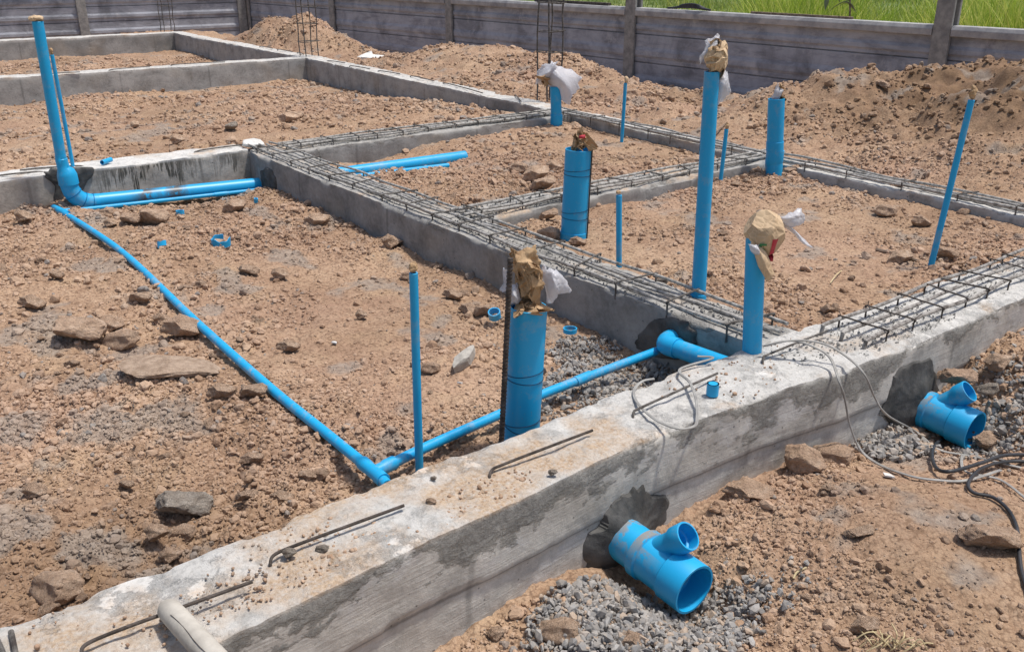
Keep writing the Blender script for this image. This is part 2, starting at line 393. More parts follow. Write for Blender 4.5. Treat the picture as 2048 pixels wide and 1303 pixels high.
M['pvc'] = pvc_material('blue_pvc'); M['pvc_dirty'] = pvc_material('blue_pvc_muddied', dirt=.75)
def pvc_glue(mc=(.07, .08, .09), sc_=22):
    m, t, b = mat('blue_pvc_scuffed'); g = NG(t); v = g.pos()
    n = g.noise(v, sc_, 7, .75, .4)
    msk = g.math('MULTIPLY', g.attr('scuff'), g.ramp(n, [(.44, 0.0), (.5, 1.0)]))
    cc = g.mix(g.ramp(g.noise(v, 6, 5, .6), [(.4, 0.0), (.7, .35)]), (.010, .345, .66), (.025, .43, .75))
    cc = g.mix(msk, cc, mc); g.link(cc, b.inputs['Base Color']); b.inputs['Roughness'].default_value = .4; return m
M['pvc_scuff'] = pvc_glue(); M['pvc_mud'] = pvc_glue((.24, .235, .22), 40)
M['pvc_grey'] = simple('grey_pvc', (.34, .31, .265), .6, (.52, .485, .425), 9, .25)
def rebar_material(name, a, b_, c_):
    m, t, b = mat(name); g = NG(t); v = g.pos()
    c = g.ramp(g.noise(v, 45, 5, .7), [(.36, a), (.5, b_), (.64, c_)])
    g.link(c, b.inputs['Base Color']); b.inputs['Roughness'].default_value = .85; b.inputs['Metallic'].default_value = .15
    g.link(g.bump(g.noise(v, 150, 4, .7), .7, .003), b.inputs['Normal']); return m
M['rebar_grey'] = rebar_material('cement_coated_steel', (.15, .14, .125), (.34, .325, .30), (.50, .48, .45))
M['rebar_dusty'] = rebar_material('dusty_steel', (.09, .075, .065), (.27, .25, .23), (.42, .40, .37))
M['rebar_dark'] = rebar_material('dark_steel', (.035, .027, .022), (.075, .06, .05), (.12, .10, .09))
M['rebar_mid'] = rebar_material('dull_steel', (.05, .04, .035), (.11, .10, .09), (.20, .18, .165))
M['mortar'] = simple('wet_mortar', (.050, .049, .046), .7, (.115, .112, .106), 14, .7, bs=26, bd=.006)
def paper(name, a, b_, crease=.5):
    m, t, b = mat(name); g = NG(t); v = g.co()
    c = g.ramp(g.noise(v, 14, 3, .5), [(.35, a), (.65, b_)])
    e1 = g.voro(v, 42, 'DISTANCE_TO_EDGE'); e2 = g.voro(v, 95, 'DISTANCE_TO_EDGE')
    c = g.mix(g.ramp(e1, [(.0, .45), (.05, 0.0)]), c, tuple(min(.8, q*1.35) for q in b_))
    g.link(c, b.inputs['Base Color']); b.inputs['Roughness'].default_value = .7; b.inputs['Specular IOR Level'].default_value = .3
    g.link(g.bump(g.math('MINIMUM', e2, .3), .35, .003, g.bump(g.math('MINIMUM', e1, .35), crease*.7, .010)), b.inputs['Normal']); return m
M['paper'] = paper('brown_paper', (.34, .215, .115), (.46, .31, .175), .8); M['paper_pale'] = paper('pale_paper', (.47, .335, .205), (.58, .43, .275), .6)
def plastic():
    m, t, b = mat('white_film'); g = NG(t); v = g.co()
    b.inputs['Base Color'].default_value = (.72, .72, .75, 1); b.inputs['Roughness'].default_value = .35
    out = t.nodes['Material Output']; tr = g.n('ShaderNodeBsdfTranslucent'); tr.inputs[0].default_value = (.8, .8, .84, 1)
    tp = g.n('ShaderNodeBsdfTransparent'); mx = g.n('ShaderNodeMixShader'); mx.inputs[0].default_value = .3
    g.link(b.outputs[0], mx.inputs[1]); g.link(tr.outputs[0], mx.inputs[2])
    m2 = g.n('ShaderNodeMixShader'); m2.inputs[0].default_value = .30
    g.link(mx.outputs[0], m2.inputs[1]); g.link(tp.outputs[0], m2.inputs[2]); g.link(m2.outputs[0], out.inputs['Surface'])
    e = g.math('MINIMUM', g.voro(v, 55, 'DISTANCE_TO_EDGE'), .3); g.link(g.bump(e, .6, .008), b.inputs['Normal']); return m
M['film'] = plastic()
M['red_print'] = simple('red_print', (.45, .03, .05), .7, (.52, .06, .08), 60)
M['green_print'] = simple('green_print', (.03, .16, .06), .7, (.05, .22, .09), 60)
def fence_material(name, base, cool):
    m, t, b = mat(name); g = NG(t); v = g.pos()
    c = g.ramp(g.noise(v, 2.2, 8, .65, .5), [(.3, tuple(q*.45 for q in base)), (.5, base), (.72, cool)])
    st = g.noise(g.pos((3, 3, 14)), .8, 6, .7, .4); c = g.mix(g.ramp(st, [(.48, 0.0), (.66, .55)]), c, (.13, .13, .145))
    wh = g.noise(v, 5, 8, .75); c = g.mix(g.ramp(wh, [(.54, 0.0), (.66, .6)]), c, (.46, .46, .48))
    g.link(c, b.inputs['Base Color']); b.inputs['Roughness'].default_value = .9
    g.link(g.bump(g.noise(v, 18, 7, .7), .3, .02), b.inputs['Normal']); return m
M['fence'] = fence_material('precast_concrete', (.33, .345, .385), (.46, .475, .52))
M['coping'] = simple('coping_concrete', (.26, .26, .27), .9, (.44, .43, .42), 6, .4, bs=20)
M['post'] = simple('post_concrete', (.20, .195, .19), .9, (.32, .31, .29), 14, .4, bs=30)
M['cable_grey'] = simple('grey_cable_sheath', (.26, .25, .235), .5, (.38, .37, .345), 20)
M['cable_black'] = simple('black_cable_sheath', (.025, .026, .028), .45, (.05, .05, .055), 20)
M['board'] = simple('white_board', (.55, .54, .51), .8, (.72, .71, .68), 12, .2)
M['caked'] = simple('soil_caked_cement', (.26, .185, .13), .95, (.42, .315, .235), 40, 1.0, bs=70, bd=.008)
M['chunk'] = simple('broken_concrete', (.30, .28, .25), .95, (.48, .45, .40), 25, .8, bs=60)
M['wood'] = simple('old_wood', (.12, .085, .06), .9, (.27, .2, .15), 30, .4)
M['straw'] = simple('straw', (.45, .36, .20), .9, (.60, .50, .30), 30)
M['pvc_seam'] = simple('blue_seam', (.004, .16, .36), .5); M['wire'] = simple('tie_wire', (.01, .03, .07), .6)

# ------------------------------------------------------------------ ground
def axis(*segs):
    out = []
    for a, b, s in segs: out += list(np.arange(a, b, s))
    return np.array(out+[segs[-1][1]])
xs = axis((-3, -.4, .13), (-.4, 3.3, .0105), (3.3, 6.6, .02), (6.6, 10, .07)); ys = axis((-2.0, .1, .1), (.1, 3.6, .0105), (3.6, 6, .016), (6, 12, .03), (12, 19, .07))
GX, GY = np.meshgrid(xs, ys, indexing='ij'); GZ = H(GX, GY)
nx, ny = GX.shape; I = np.arange(nx*ny).reshape(nx, ny)
Q = np.stack([I[:-1, :-1], I[1:, :-1], I[1:, 1:], I[:-1, 1:]], -1).reshape(-1, 4)
V = np.stack([GX, GY, GZ], -1).reshape(-1, 3)
tag(mesh_np('ground', V, Q, M['soil'], True, {'clay': clay(GX, GY).ravel(), 'damp': damp(GX, GY).ravel()}), kind='structure')
def Hp(x, y): return float(H(np.array([x]), np.array([y]))[0])
def on_ground(px, py):
    p = P(px, py, -.15)
    for _ in range(8): p = P(px, py, Hp(p[0], p[1]))
    return p
# field beyond the fence, out to the horizon
m, t, b = mat('field'); g = NG(t); v = g.pos()
c = g.ramp(g.noise(v, .8, 8, .7), [(.35, (.07, .11, .025)), (.5, (.12, .17, .04)), (.66, (.22, .22, .07))])
g.link(c, b.inputs['Base Color']); b.inputs['Roughness'].default_value = .95; M['field'] = m
fv = [(-300, -300), (400, -300), (400, 400), (-300, 400)]; hv = [(-3, -2), (10, -2), (10, 19), (-3, 19)]
VV = [(x, y, -.9) for x, y in fv]+[(x, y, -.46) for x, y in hv]
tag(mesh_np('field', VV, [(0, 1, 5, 4), (1, 2, 6, 5), (2, 3, 7, 6), (3, 0, 4, 7)], M['field'], False), kind='structure')

# ------------------------------------------------------------------ stones: base shapes
def ico(sub):
    import bmesh
    bm = bmesh.new(); bmesh.ops.create_icosphere(bm, subdivisions=sub, radius=1)
    V = np.array([v.co[:] for v in bm.verts]); Fs = np.array([[v.index for v in f.verts] for f in bm.faces]); bm.free(); return V, Fs
def rockshape(sub, planes=14, lo=.62, hi=.95, nz=.12, seed=0, sq=(1, .85, .7)):
    r = np.random.default_rng(seed); V, Fs = ico(sub); V = V.copy()
    N = r.normal(size=(planes, 3)); N /= np.linalg.norm(N, axis=1)[:, None]
    for nrm in N:
        d = r.uniform(lo, hi); k = V @ nrm; m = k > d; V[m] -= np.outer(k[m]-d, nrm)
    if nz:
        o = r.uniform(0, 50, 3); q = fbm(V[:, 0]*2.2+o[0], V[:, 1]*2.2+o[1], V[:, 2]*2.2+o[2], o=3); V *= (1+nz*q)[:, None]
        if sub >= 3:
            q = fbm(V[:, 0]*7+o[0], V[:, 1]*7+o[1], V[:, 2]*7+o[2], o=2); V *= (1+nz*.35*q)[:, None]
    return V*np.array(sq), Fs
def rotm(n, r):
    q = r.normal(size=(n, 4)); q /= np.linalg.norm(q, axis=1)[:, None]; w, x, y, z = q.T
    return np.stack([1-2*(y*y+z*z), 2*(x*y-z*w), 2*(x*z+y*w), 2*(x*y+z*w), 1-2*(x*x+z*z), 2*(y*z-x*w), 2*(x*z-y*w), 2*(y*z+x*w), 1-2*(x*x+y*y)], -1).reshape(n, 3, 3)
def scatter_mesh(name, pos, size, shapes, material, smooth=False, sink=.25, cl=True, flat=None):
    n = len(pos); Rm = rotm(n, rng); pick = rng.integers(0, len(shapes), n); VV = []; FF = []; off = 0; at = []
    for s, (V, Fs) in enumerate(shapes):
        ids = np.where(pick == s)[0]
        if len(ids) == 0: continue
        W_ = np.einsum('nij,kj->nki', Rm[ids], V)*size[ids][:, None, None]
        if flat is not None: W_[:, :, 2] *= flat
        W_ = W_ + pos[ids][:, None, :]; W_[:, :, 2] += size[ids][:, None]*(.5-sink)*(flat or 1)
        k = len(V); VV.append(W_.reshape(-1, 3)); FF.append((Fs[None]+off+(np.arange(len(ids))*k)[:, None, None]).reshape(-1, 3)); off += k*len(ids)
        at.append(np.repeat(ids, k))
    VV = np.concatenate(VV); FF = np.concatenate(FF); ids = np.concatenate(at)
    attrs = {'clay': clay(pos[:, 0], pos[:, 1])[ids], 'damp': damp(pos[:, 0], pos[:, 1])[ids]} if cl else None
    return mesh_np(name, VV, FF, material, smooth, attrs)
def in_view(p, mg=60):
    v = p-CAM; z = v @ F_; x = PCX+FPX*(v @ R_)/z; y = PCY-FPX*(v @ U_)/z
    return (z > .3) & (x > -mg) & (x < 2048+mg) & (y > -mg) & (y < 1303+mg*3)
def beam_free(x, y, mg=0.0):
    """True away from the beams"""
    b = (y > 1.21-mg) & (y < 1.47+mg)
    n = fx_near(y); b |= (x > n-mg) & (x < n+.17+mg) & (y > 1.2)
    b |= (x > 1.98-mg) & (x < 2.19+mg) & (y > 1.4) & (y < 5.1)
    b |= (y > 4.94-mg) & (y < 5.2+mg) & (x < 2.19); b |= (y > 4.79-mg) & (y < 5.05+mg) & (x >= 2.15) & (x < n+.1)
    b |= (y > 3.0-mg) & (y < 3.21+mg) & (x > 2.1) & (x < n+.1); b |= (y > 9.39-mg) & (y < 9.64+mg) & (x < n+.1); b |= (y > 13.7-mg) & (y < 14.1+mg) & (x < n+.1)
    return ~b
def sample(n, dmin, dmax):
    a = AZ+rng.uniform(-.62, .62, n*2); d = np.sqrt(rng.uniform(dmin**2, dmax**2, n*2))
    x = d*np.cos(a); y = d*np.sin(a); p = np.stack([x, y, np.zeros_like(x)-.15], -1)
    k = in_view(p) & beam_free(x, y, .0) & (x < 7.4) & (y < 16.7); return x[k][:n], y[k][:n]
S12 = [rockshape(1, 6, .6, .9, .1, s) for s in range(10)]
S42 = [rockshape(2, 12, .55, .9, .12, 40+s) for s in range(10)]
def crumbs(name, n, dmin, dmax, s0, s1, shapes, pw=2.6, thr=.35, label=''):
    x, y = sample(n, dmin, dmax); k = rng.random(len(x)) < np.clip(rough(x, y)*1.1-thr+.35*vnoise(x*6, y*6), .06, 1); x, y = x[k], y[k]
    u = rng.random(len(x)); size = s0*((1-u*(1-(s1/s0)**(-pw))))**(-1/pw)
    pos = np.stack([x, y, H(x, y)], -1)
    return tag(scatter_mesh(name, pos, size, shapes, M['crumb'], False, sink=.33, flat=.85), label, 'soil', kind='stuff')
crumbs('soil_crumbs', 115000, 1.0, 2.7, .0024, .014, S12, label='small crumbs of dry tan soil strewn over the nearest ground')
crumbs('soil_crumbs', 95000, 2.5, 5.3, .0042, .02, S12, label='small crumbs of dry tan soil between the middle beams')
crumbs('soil_crumbs', 65000, 5.1, 13.5, .009, .035, S12, label='small crumbs of dry reddish soil on the far plots and heaps')
crumbs('soil_lumps', 4200, 1.0, 2.8, .008, .021, S42, label='fist-sized and smaller lumps of broken soil on the near ground')
crumbs('soil_lumps', 5000, 2.6, 6.0, .012, .03, S42, label='lumps of broken soil on the plots in the middle distance')
crumbs('soil_lumps', 4200, 5.8, 13, .02, .05, S42, label='lumps of broken soil on the far plots and mounds')
# crushed grey stone
SG = [rockshape(1, 9, .45, .8, 0, 80+s, (1, .75, .55)) for s in range(12)]
def gravel(label, blobs, n, s0, s1):
    X = []; 
    for cx, cy, rx, ry, w in blobs:
        k = int(n*w); r = np.sqrt(rng.random(k))*(.75+.35*rng.random(k)); a = rng.random(k)*2*math.pi
        X.append(np.stack([cx+rx*r*np.cos(a), cy+ry*r*np.sin(a)], -1))
    X = np.concatenate(X); k = beam_free(X[:, 0], X[:, 1], -.005); X = X[k]
    z = H(X[:, 0], X[:, 1])+rng.random(len(X))*.018-.004
    size = rng.uniform(s0, s1, len(X))**1.0; size *= rng.choice([.45, .75, 1.05, 1.6], len(X), p=[.3, .35, .25, .1])
    return tag(scatter_mesh('gravel', np.stack([X[:, 0], X[:, 1], z], -1), size, SG, M['gravel'], False, sink=.3, cl=False), label, 'gravel', kind='stuff')
gravel('crushed grey stone heaped below the nearer wye fitting', [(1.08, 1.08, .19, .11, .5), (1.26, .98, .17, .10, .26), (1.14, .93, .19, .09, .22), (1.42, .93, .1, .07, .02)], 5600, .0058, .0122)
gravel('crushed grey stone around the farther wye fitting', [(2.2, 1.12, .14, .09, .55), (2.5, .98, .22, .09, .35), (2.68, 1.1, .1, .07, .04)], 2600, .0065, .0145)
gravel('crushed grey stone in the corner beside the buried elbow', [(1.80, 1.72, .2, .26, .65), (1.62, 1.78, .2, .16, .2), (1.84, 2.0, .13, .12, .15)], 4600, .006, .013)
gravel('crushed grey stone under the big horizontal pipe end', [(1.75, 4.72, .18, .08, 1.0)], 420, .010, .018)

# ------------------------------------------------------------------ concrete beams
def beam(label, ax, s0, s1, near, far, ztop, zbot, material, amp=.004, chip=.012, dust=.3, step=.016, ledge=False, drip=None, lip=0):
    """ax 'x' or 'y'; near/far give the transverse position of both faces along s"""
    S = np.arange(s0, s1+step*.5, step); nz = max(6, int((ztop-zbot)/step)); w = abs(far((s0+s1)/2)-near((s0+s1)/2)); nw = max(6, int(w/step))
    prof = [(0, k/nz, 0) for k in range(nz+1)]+[(k/nw, 1, 1) for k in range(1, nw)]+[(1, 1-k/nz, 2) for k in range(nz+1)]
    VV = np.zeros((len(S), len(prof), 3)); topm = np.zeros((len(S), len(prof))); v0 = np.zeros_like(topm)
    nr = np.array([near(s) for s in S]); fr = np.array([far(s) for s in S])
    tz = ztop+.006*vnoise(S*2.3+s0, S*0+ztop*50)
    for j, (u, h, kf) in enumerate(prof):
        tr = nr+(fr-nr)*u; z = zbot+(tz-zbot)*h
        de = np.minimum(u*w, (1-u)*w) if kf == 1 else (tz-z)
        a, b_, c_ = (S, tr, z) if ax == 'x' else (tr, S, z)
        nn = fbm(a*9, b_*9, c_*9+3, o=4); n2 = fbm(a*34, b_*34, c_*34, o=2)
        ch = (np.clip(fbm(S*7, S*0+5*(u > .5), o=3), 0, 1)*.75+np.clip(fbm(S*34, S*0+9*(u > .5), o=2), 0, 1)*.4)*chip
        edge = np.exp(-np.abs(de)/.009)
        sg = 1 if kf == 2 else -1
        dz = np.zeros_like(S); dt = np.zeros_like(S)
        if kf == 1: dz = amp*.9*nn+amp*1.0*n2-(.001+ch)*edge
        else:
            dt = -sg*(.001+ch*.8)*edge+sg*(amp*.7*nn+amp*.35*n2); dz = -(.001+ch)*edge*(h > .5)
            if ledge:
                dt = dt+sg*.006*(tz-z < .15)
        tr = tr+dt*(1 if near(s0) < far(s0) else -1)
        VV[:, j, 0], VV[:, j, 1] = (S, tr) if ax == 'x' else (tr, S)
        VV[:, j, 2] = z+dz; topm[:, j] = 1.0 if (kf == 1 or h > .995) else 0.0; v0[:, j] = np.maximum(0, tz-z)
    n_, k_ = len(S), len(prof); I = np.arange(n_*k_).reshape(n_, k_)
    Q = np.stack([I[:-1, :-1], I[1:, :-1], I[1:, 1:], I[:-1, 1:]], -1).reshape(-1, 4)
    if ax == 'y': Q = Q[:, ::-1]
    # caps: a fan of quads
    V = VV.reshape(-1, 3); caps = []
    for r_, fl in ((0, 0), (n_-1, 1)):
        for k in range(k_//2-1):
            q = [I[r_, k], I[r_, k+1], I[r_, k_-2-k], I[r_, k_-1-k]]; caps.append(q if fl else q[::-1])
    Q = np.concatenate([Q, np.array(caps)])
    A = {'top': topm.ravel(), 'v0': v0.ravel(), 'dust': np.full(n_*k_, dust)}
    sc = V[:, 0] if ax == 'x' else V[:, 1]
    A['dripm'] = np.interp(sc, *drip) if drip else np.zeros(len(V))
    if callable(dust): A['dust'] = dust(sc)
    o = mesh_np('ground_beam', V, Q, material, True, A); o.data.set_sharp_from_angle(angle=math.radians(38))
    return tag(o, label, 'concrete beam', 'cast concrete ground beams of the foundation')
cf = lambda v_: (lambda s: v_)
def itp(xs_, ys_): return lambda s: float(np.interp(s, xs_, ys_))
FRONT = beam('long pale front beam with bent steel rods and soil crumbs on its chipped top', 'x', -.7, 5.2,
     itp([-.7, .4, .9, 1.3, 1.75, 2.05, 3, 5.2], [1.21, 1.215, 1.235, 1.262, 1.245, 1.205, 1.185, 1.18]), itp([-.7, .1, .7, 1.2, 1.9, 2.3, 3.4, 5.2], [1.45, 1.452, 1.442, 1.462, 1.462, 1.44, 1.40, 1.4]),
     .0, -.5, M['beam_front'], .0035, .013, lambda s: np.interp(s, [-.5, .1, .5, .9, 1.15, 1.5, 2.2], [.1, .25, .5, .62, .35, .12, .05]), .0105, ledge=True)
MIDB = beam('middle beam with the wide steel cage running back from the front corner', 'y', 1.45, 5.02, itp([1.45, 2.5, 4.8, 5.02], [1.988, 1.965, 1.955, 1.99]), cf(2.165), .0, -.4, M['beam_caged'], .003, .012, .1)
A1L = beam('left cross beam streaked with dark drips behind the big horizontal pipe', 'x', -1.2, 1.985, itp([-1.2, .7, 2.0], [4.93, 4.93, 4.97]), cf(5.18), .003, -.4, M['beam_drip'], .003, .01, .05, drip=([0, 1.05, 1.15, 1.3, 1.55, 1.75, 1.9, 1.97], [0, 0, .4, 1, 1, .2, .8, 0]))
A1R = beam('grey cross beam with a steel cage between the middle beam and the far beam', 'x', 2.17, 4.22, cf(4.80), cf(5.03), -.002, -.4, M['beam_caged'], .003, .01, .05)
A15 = beam('low cross beam with a steel cage, half buried in soil', 'x', 2.17, 4.04, cf(3.0), cf(3.2), -.003, -.35, M['beam_caged'], .004, .014, .2)
A2 = beam('long cross beam behind the first far plot, with a white top', 'x', -2.5, 4.5, cf(9.4), cf(9.62), .0, -.6, M['beam'], .003, .008, .05, step=.03)
A3 = beam('farthest cross beam, low and grey in front of the left fence', 'x', -2.5, 4.58, cf(13.75), cf(14.02), .0, -.6, M['beam'], .003, .008, .05, step=.04)
FB = beam('long outer beam running back past both far plots', 'y', 1.39, 14.05, lambda s: float(fx_near(s)), lambda s: float(fx_near(s))+float(np.interp(s, [1.4, 4.8, 6, 14], [.17, .17, .2, .17])), -.004, -.45, M['beam'], .003, .01, .05, step=.02)

def mortar(name, parent, origin, ex, ey, n, outline, seed, th=.007, cone=0.0, cw=.075):
    """irregular trowelled patch: outline = list of (u, v) metres in the face's plane"""
    o = np.array(origin, float); ex, ey, n = map(lambda q: np.array(q, float), (ex, ey, n)); poly = smooth_path(outline+[outline[0]], 9)[:-1]
    K = len(poly); c = np.mean(poly, axis=0); V = []; rings = 14
    for r in range(rings+1):
        f = r/rings
        for k, p in enumerate(poly):
            jit = 1+(.07*vnoise(np.array([k*.33+seed]), np.array([2.0]))[0]+.02*vnoise(np.array([k*.9+seed]), np.array([2.0]))[0])*f**2
            q = c+(np.array(p)-c)*f*jit
            hgt = th*.45*(1-f**8)+.0035*float(fbm(np.array([q[0]*26+seed]), np.array([q[1]*26]), o=3)[0])*(1-f**4)
            hgt += cone*math.exp(-((q[0]**2+(q[1]+.015)**2)/cw**2)**1.5)*(1+.25*float(fbm(np.array([q[0]*16+seed]), np.array([q[1]*16]), o=3)[0]))
            if r == rings: hgt = -.006
            V.append(o+ex*q[0]+ey*q[1]+n*hgt)
    Fs = [(r*K+k, r*K+(k+1) % K, (r+1)*K+(k+1) % K, (r+1)*K+k) for r in range(rings) for k in range(K)]
    mb = MB(); mb.add(V, Fs); ob = mb.build(name, M['mortar'], parent)
    return ob
def face_outline(pxs, fn, o, ex, ey):
    out = []
    for px, py in pxs:
        q = fn(px, py)-np.array(o); out.append((float(q @ np.array(ex)), float(q @ np.array(ey))))
    return out
# mortar round the two wye stubs on the front face
fy = lambda px, py: PY(px, py, 1.245)
o0 = np.array([1.27, 1.253, -.2]); ol = face_outline([(1170, 1135), (1176, 1078), (1203, 1052), (1213, 1020), (1238, 992), (1262, 984), (1290, 972), (1312, 990), (1340, 998), (1345, 1030), (1332, 1060), (1320, 1140), (1260, 1200), (1200, 1195)], fy, o0, (1, 0, 0), (0, 0, 1))
mortar('mortar_patch', FRONT, o0, (1, 0, 0), (0, 0, 1), (0, -1, 0), ol, 1, .012, .032)
fy2 = lambda px, py: PY(px, py, 1.19)
o1 = np.array([2.4, 1.190, -.2]); ol = face_outline([(1765, 830), (1782, 770), (1800, 735), (1862, 712), (1872, 745), (1880, 800), (1860, 860), (1800, 870)], fy2, o1, (1, 0, 0), (0, 0, 1))
mortar('mortar_patch', FRONT, o1, (1, 0, 0), (0, 0, 1), (0, -1, 0), ol, 5, .010, .022)
fxx = lambda px, py: PX(px, py, 1.96)
o2 = np.array([1.975, 1.85, -.1]); ol = face_outline([(1268, 672), (1300, 640), (1345, 637), (1372, 655), (1385, 690), (1350, 720), (1290, 712), (1262, 695)], fxx, o2, (0, 1, 0), (0, 0, 1))
mortar('mortar_patch', MIDB, o2, (0, 1, 0), (0, 0, 1), (-1, 0, 0), ol, 9, .012)
o3 = np.array([1.950, 4.82, -.12]); ol = face_outline([(523, 340), (538, 333), (550, 348), (556, 372), (548, 388), (530, 385)], fxx, o3, (0, 1, 0), (0, 0, 1))
mortar('mortar_patch', MIDB, o3, (0, 1, 0), (0, 0, 1), (-1, 0, 0), ol, 12, .012)
fy3 = lambda px, py: PY(px, py, 4.92)
o4 = np.array([1.0, 4.930, -.1]); ol = face_outline([(88, 352), (95, 342), (135, 335), (186, 337), (180, 362), (165, 385), (160, 405), (125, 410), (108, 398), (112, 375)], fy3, o4, (1, 0, 0), (0, 0, 1))
mortar('mortar_patch', A1L, o4, (1, 0, 0), (0, 0, 1), (0, -1, 0), ol, 15, .012)
# lump of pale mortar capping the corner of the cross beam
V_, F__ = rockshape(3, 12, .5, .85, .1, 301, (1, .8, .45)); cp = P(505, 287, .02)
o = mesh_np('mortar_lump', V_*.075+np.array(cp), F__, M['board'], False); tag(o, 'pale lump of set mortar capping the corner of the streaked beam', 'mortar lump')

# ------------------------------------------------------------------ steel
def noisy_line(a, b, n=14, amp=.003):
    a, b = np.array(a, float), np.array(b, float)
    out = []
    for i in range(n+1):
        t = i/n; out.append(a+(b-a)*t+np.array([rng.normal(), rng.normal(), rng.normal()*.8])*amp*math.sin(math.pi*t)**.5)
    return smooth_path(out, 3)
def cage(label, ax, s0, s1, offs, low, w0, w1, zt, zl, r, spacing, sr, mat_bar, mat_st, drop=.05, hooks=False, sfn=None):
    root = empty('rebar_cage', (0, 0, 0)); tag(root, label, 'rebar cage', 'steel cages lying along the beam tops')
    def pt(s, t, z):
        sh = sfn(s) if sfn else 0
        return (s, t, z) if ax == 'x' else (t+sh, s, z)
    for t_, z_ in [(q, zt) for q in offs]+[(q, zl) for q in low]:
        n = max(6, int((s1-s0)/.25)); pts = []
        for i in range(n+1):
            s = s0+(s1-s0)*i/n; pts.append(np.array(pt(s, t_, z_))+rng.normal(size=3)*np.array([.0045, .0045, .003]))
        if hooks: pts = [pts[0]+np.array([-.035 if ax == 'x' else 0, -.035 if ax == 'y' else 0, -.05]), pts[0]+np.array([-.03 if ax == 'x' else 0, -.03 if ax == 'y' else 0, -.01])]+pts
        mb = MB(); mb.tube(smooth_path(pts, 4), r, 8); mb.build('bar', mat_bar, root)
    s = s0+spacing*.4
    while s < s1-.02:
        sk = rng.normal()*.022; a = pt(s, w0, zt+r+.002); b = pt(s+sk, w1, zt+r+.002); mb = MB()
        al = np.array(pt(s, w0, zt-drop)); bl = np.array(pt(s+sk, w1, zt-drop))
        mb.tube(smooth_path([al, np.array(pt(s, w0, zt-.004)), np.array(a), (np.array(a)+np.array(b))/2, np.array(b), np.array(pt(s+sk, w1, zt-.004)), bl], 4), sr, 6)
        # twisted tie wire ends
        for q in (w0, w1):
            if rng.random() < .7:
                c0 = np.array(pt(s, q, zt+r)); e = c0+rng.normal(size=3)*np.array([.012, .012, .004])+np.array([0, 0, .012]); mb.tube([c0, (c0+e)/2+rng.normal(size=3)*.003, e], .0011, 5)
        mb.build('stirrup', mat_st, root); s += spacing*(1+rng.normal()*.14)
    return root
cage('grey steel cage of four bars along the middle beam', 'y', 1.47, 5.02, [1.99, 2.055, 2.14], [2.02, 2.10], 1.980, 2.150, .021, .006, .0057, .22, .0032, M['rebar_grey'], M['rebar_mid'])
cage('grey steel cage along the cross beam beside the long buried pipe', 'x', 2.16, 4.2, [4.84, 4.90, 4.97], [4.86], 4.832, 4.978, .018, .005, .0062, .19, .0032, M['rebar_grey'], M['rebar_mid'])
cage('grey steel cage along the low half-buried cross beam', 'x', 2.10, 4.2, [3.03, 3.08, 3.14], [3.05], 3.022, 3.148, .018, .005, .0062, .19, .0032, M['rebar_grey'], M['rebar_mid'])
cage('long grey steel cage along the near half of the outer beam', 'y', 1.6, 5.0, [4.02, 4.07, 4.12], [4.05], 4.012, 4.13, .018, .005, .0060, .25, .0032, M['rebar_grey'], M['rebar_mid'], sfn=lambda s: float(np.interp(s, [1.6, 3, 5], [-.02, .03, .16])))
cage('open steel cage with close stirrups along the right end of the front beam', 'x', 2.23, 4.7, [1.255, 1.325, 1.385], [], 1.246, 1.394, .025, .007, .0058, .14, .0028, M['rebar_dusty'], M['rebar_dark'], hooks=True)
def hook(a, b, label, bend=.035, m_='rebar_dark', r=.0032, zc=.006):
    """straight rod lying on the beam from b to a, bent down into the concrete at a"""
    A = P(*a, zc); B = P(*b, zc+.012); d = (B-A)/np.linalg.norm(B-A); 
    side = np.array([-d[1], d[0], 0])*-1
    pts = [A+side*.012+np.array([0, 0, -.02]), A+side*.008+np.array([0, 0, -.004]), A+d*.012+np.array([0, 0, .004]), A+d*bend+np.array([0, 0, .006]), A+(B-A)*.5+np.array([0, 0, .004]), B]
    mb = MB(); mb.tube(smooth_path(pts, 6), r, 8); o = mb.build('bent_rod', M[m_]); return tag(o, label, 'steel rod', 'bent rods sticking out of the front beam')
hook((160, 1296), (505, 1162), 'dark bent rod under the grey pipe at the left end of the front beam', .07)
hook((537, 1117), (808, 1010), 'dark bent rod beside the grey stone on the front beam', .05)
hook((975, 946), (1185, 860), 'dark bent rod just in front of the thick upright pipe with black rod', .04)
hook((1261, 829), (1435, 746), 'dull bent rod crossed by the grey cable loop on the front beam', .03, 'rebar_mid')
hook((1521, 719), (1655, 661), 'short bent rod under the cable at the corner of the front beam', .03, 'rebar_mid')
for a, b in (((22, 1262), (34, 1320)), ((-5, 1280), (12, 1320))):
    mb = MB(); mb.tube(smooth_path([P(*a, .004), P(*b, .006)], 6), .0045, 8); tag(mb.build('rebar_stub', M['rebar_mid']), 'short dark rebar end lying at the bottom left corner of the front beam', 'rebar', 'rebar ends at the left end of the front beam')
def far_hook(a, b, beamy, lab):
    A = P(*a, .006); B = P(*b, .01); mb = MB(); mb.tube(smooth_path([A-np.array([0, 0, .03]), A, (A+B)/2+np.array([0, 0, .004]), B], 5), .0045, 6)
    return tag(mb.build('bent_rod', M['rebar_mid']), lab, 'steel rod', 'thin rods on the far beam tops')
for i, (a, b) in enumerate([((655, 122), (690, 126)), ((700, 132), (740, 138)), ((757, 142), (800, 148)), ((822, 152), (868, 162)), ((888, 166), (965, 186)), ((1030, 190), (1042, 203)), ((520, 93), (545, 97)), ((556, 99), (585, 104)), ((595, 105), (608, 109))]):
    far_hook(a, b, 0, 'thin bent rod poking from the white top of the outer beam')
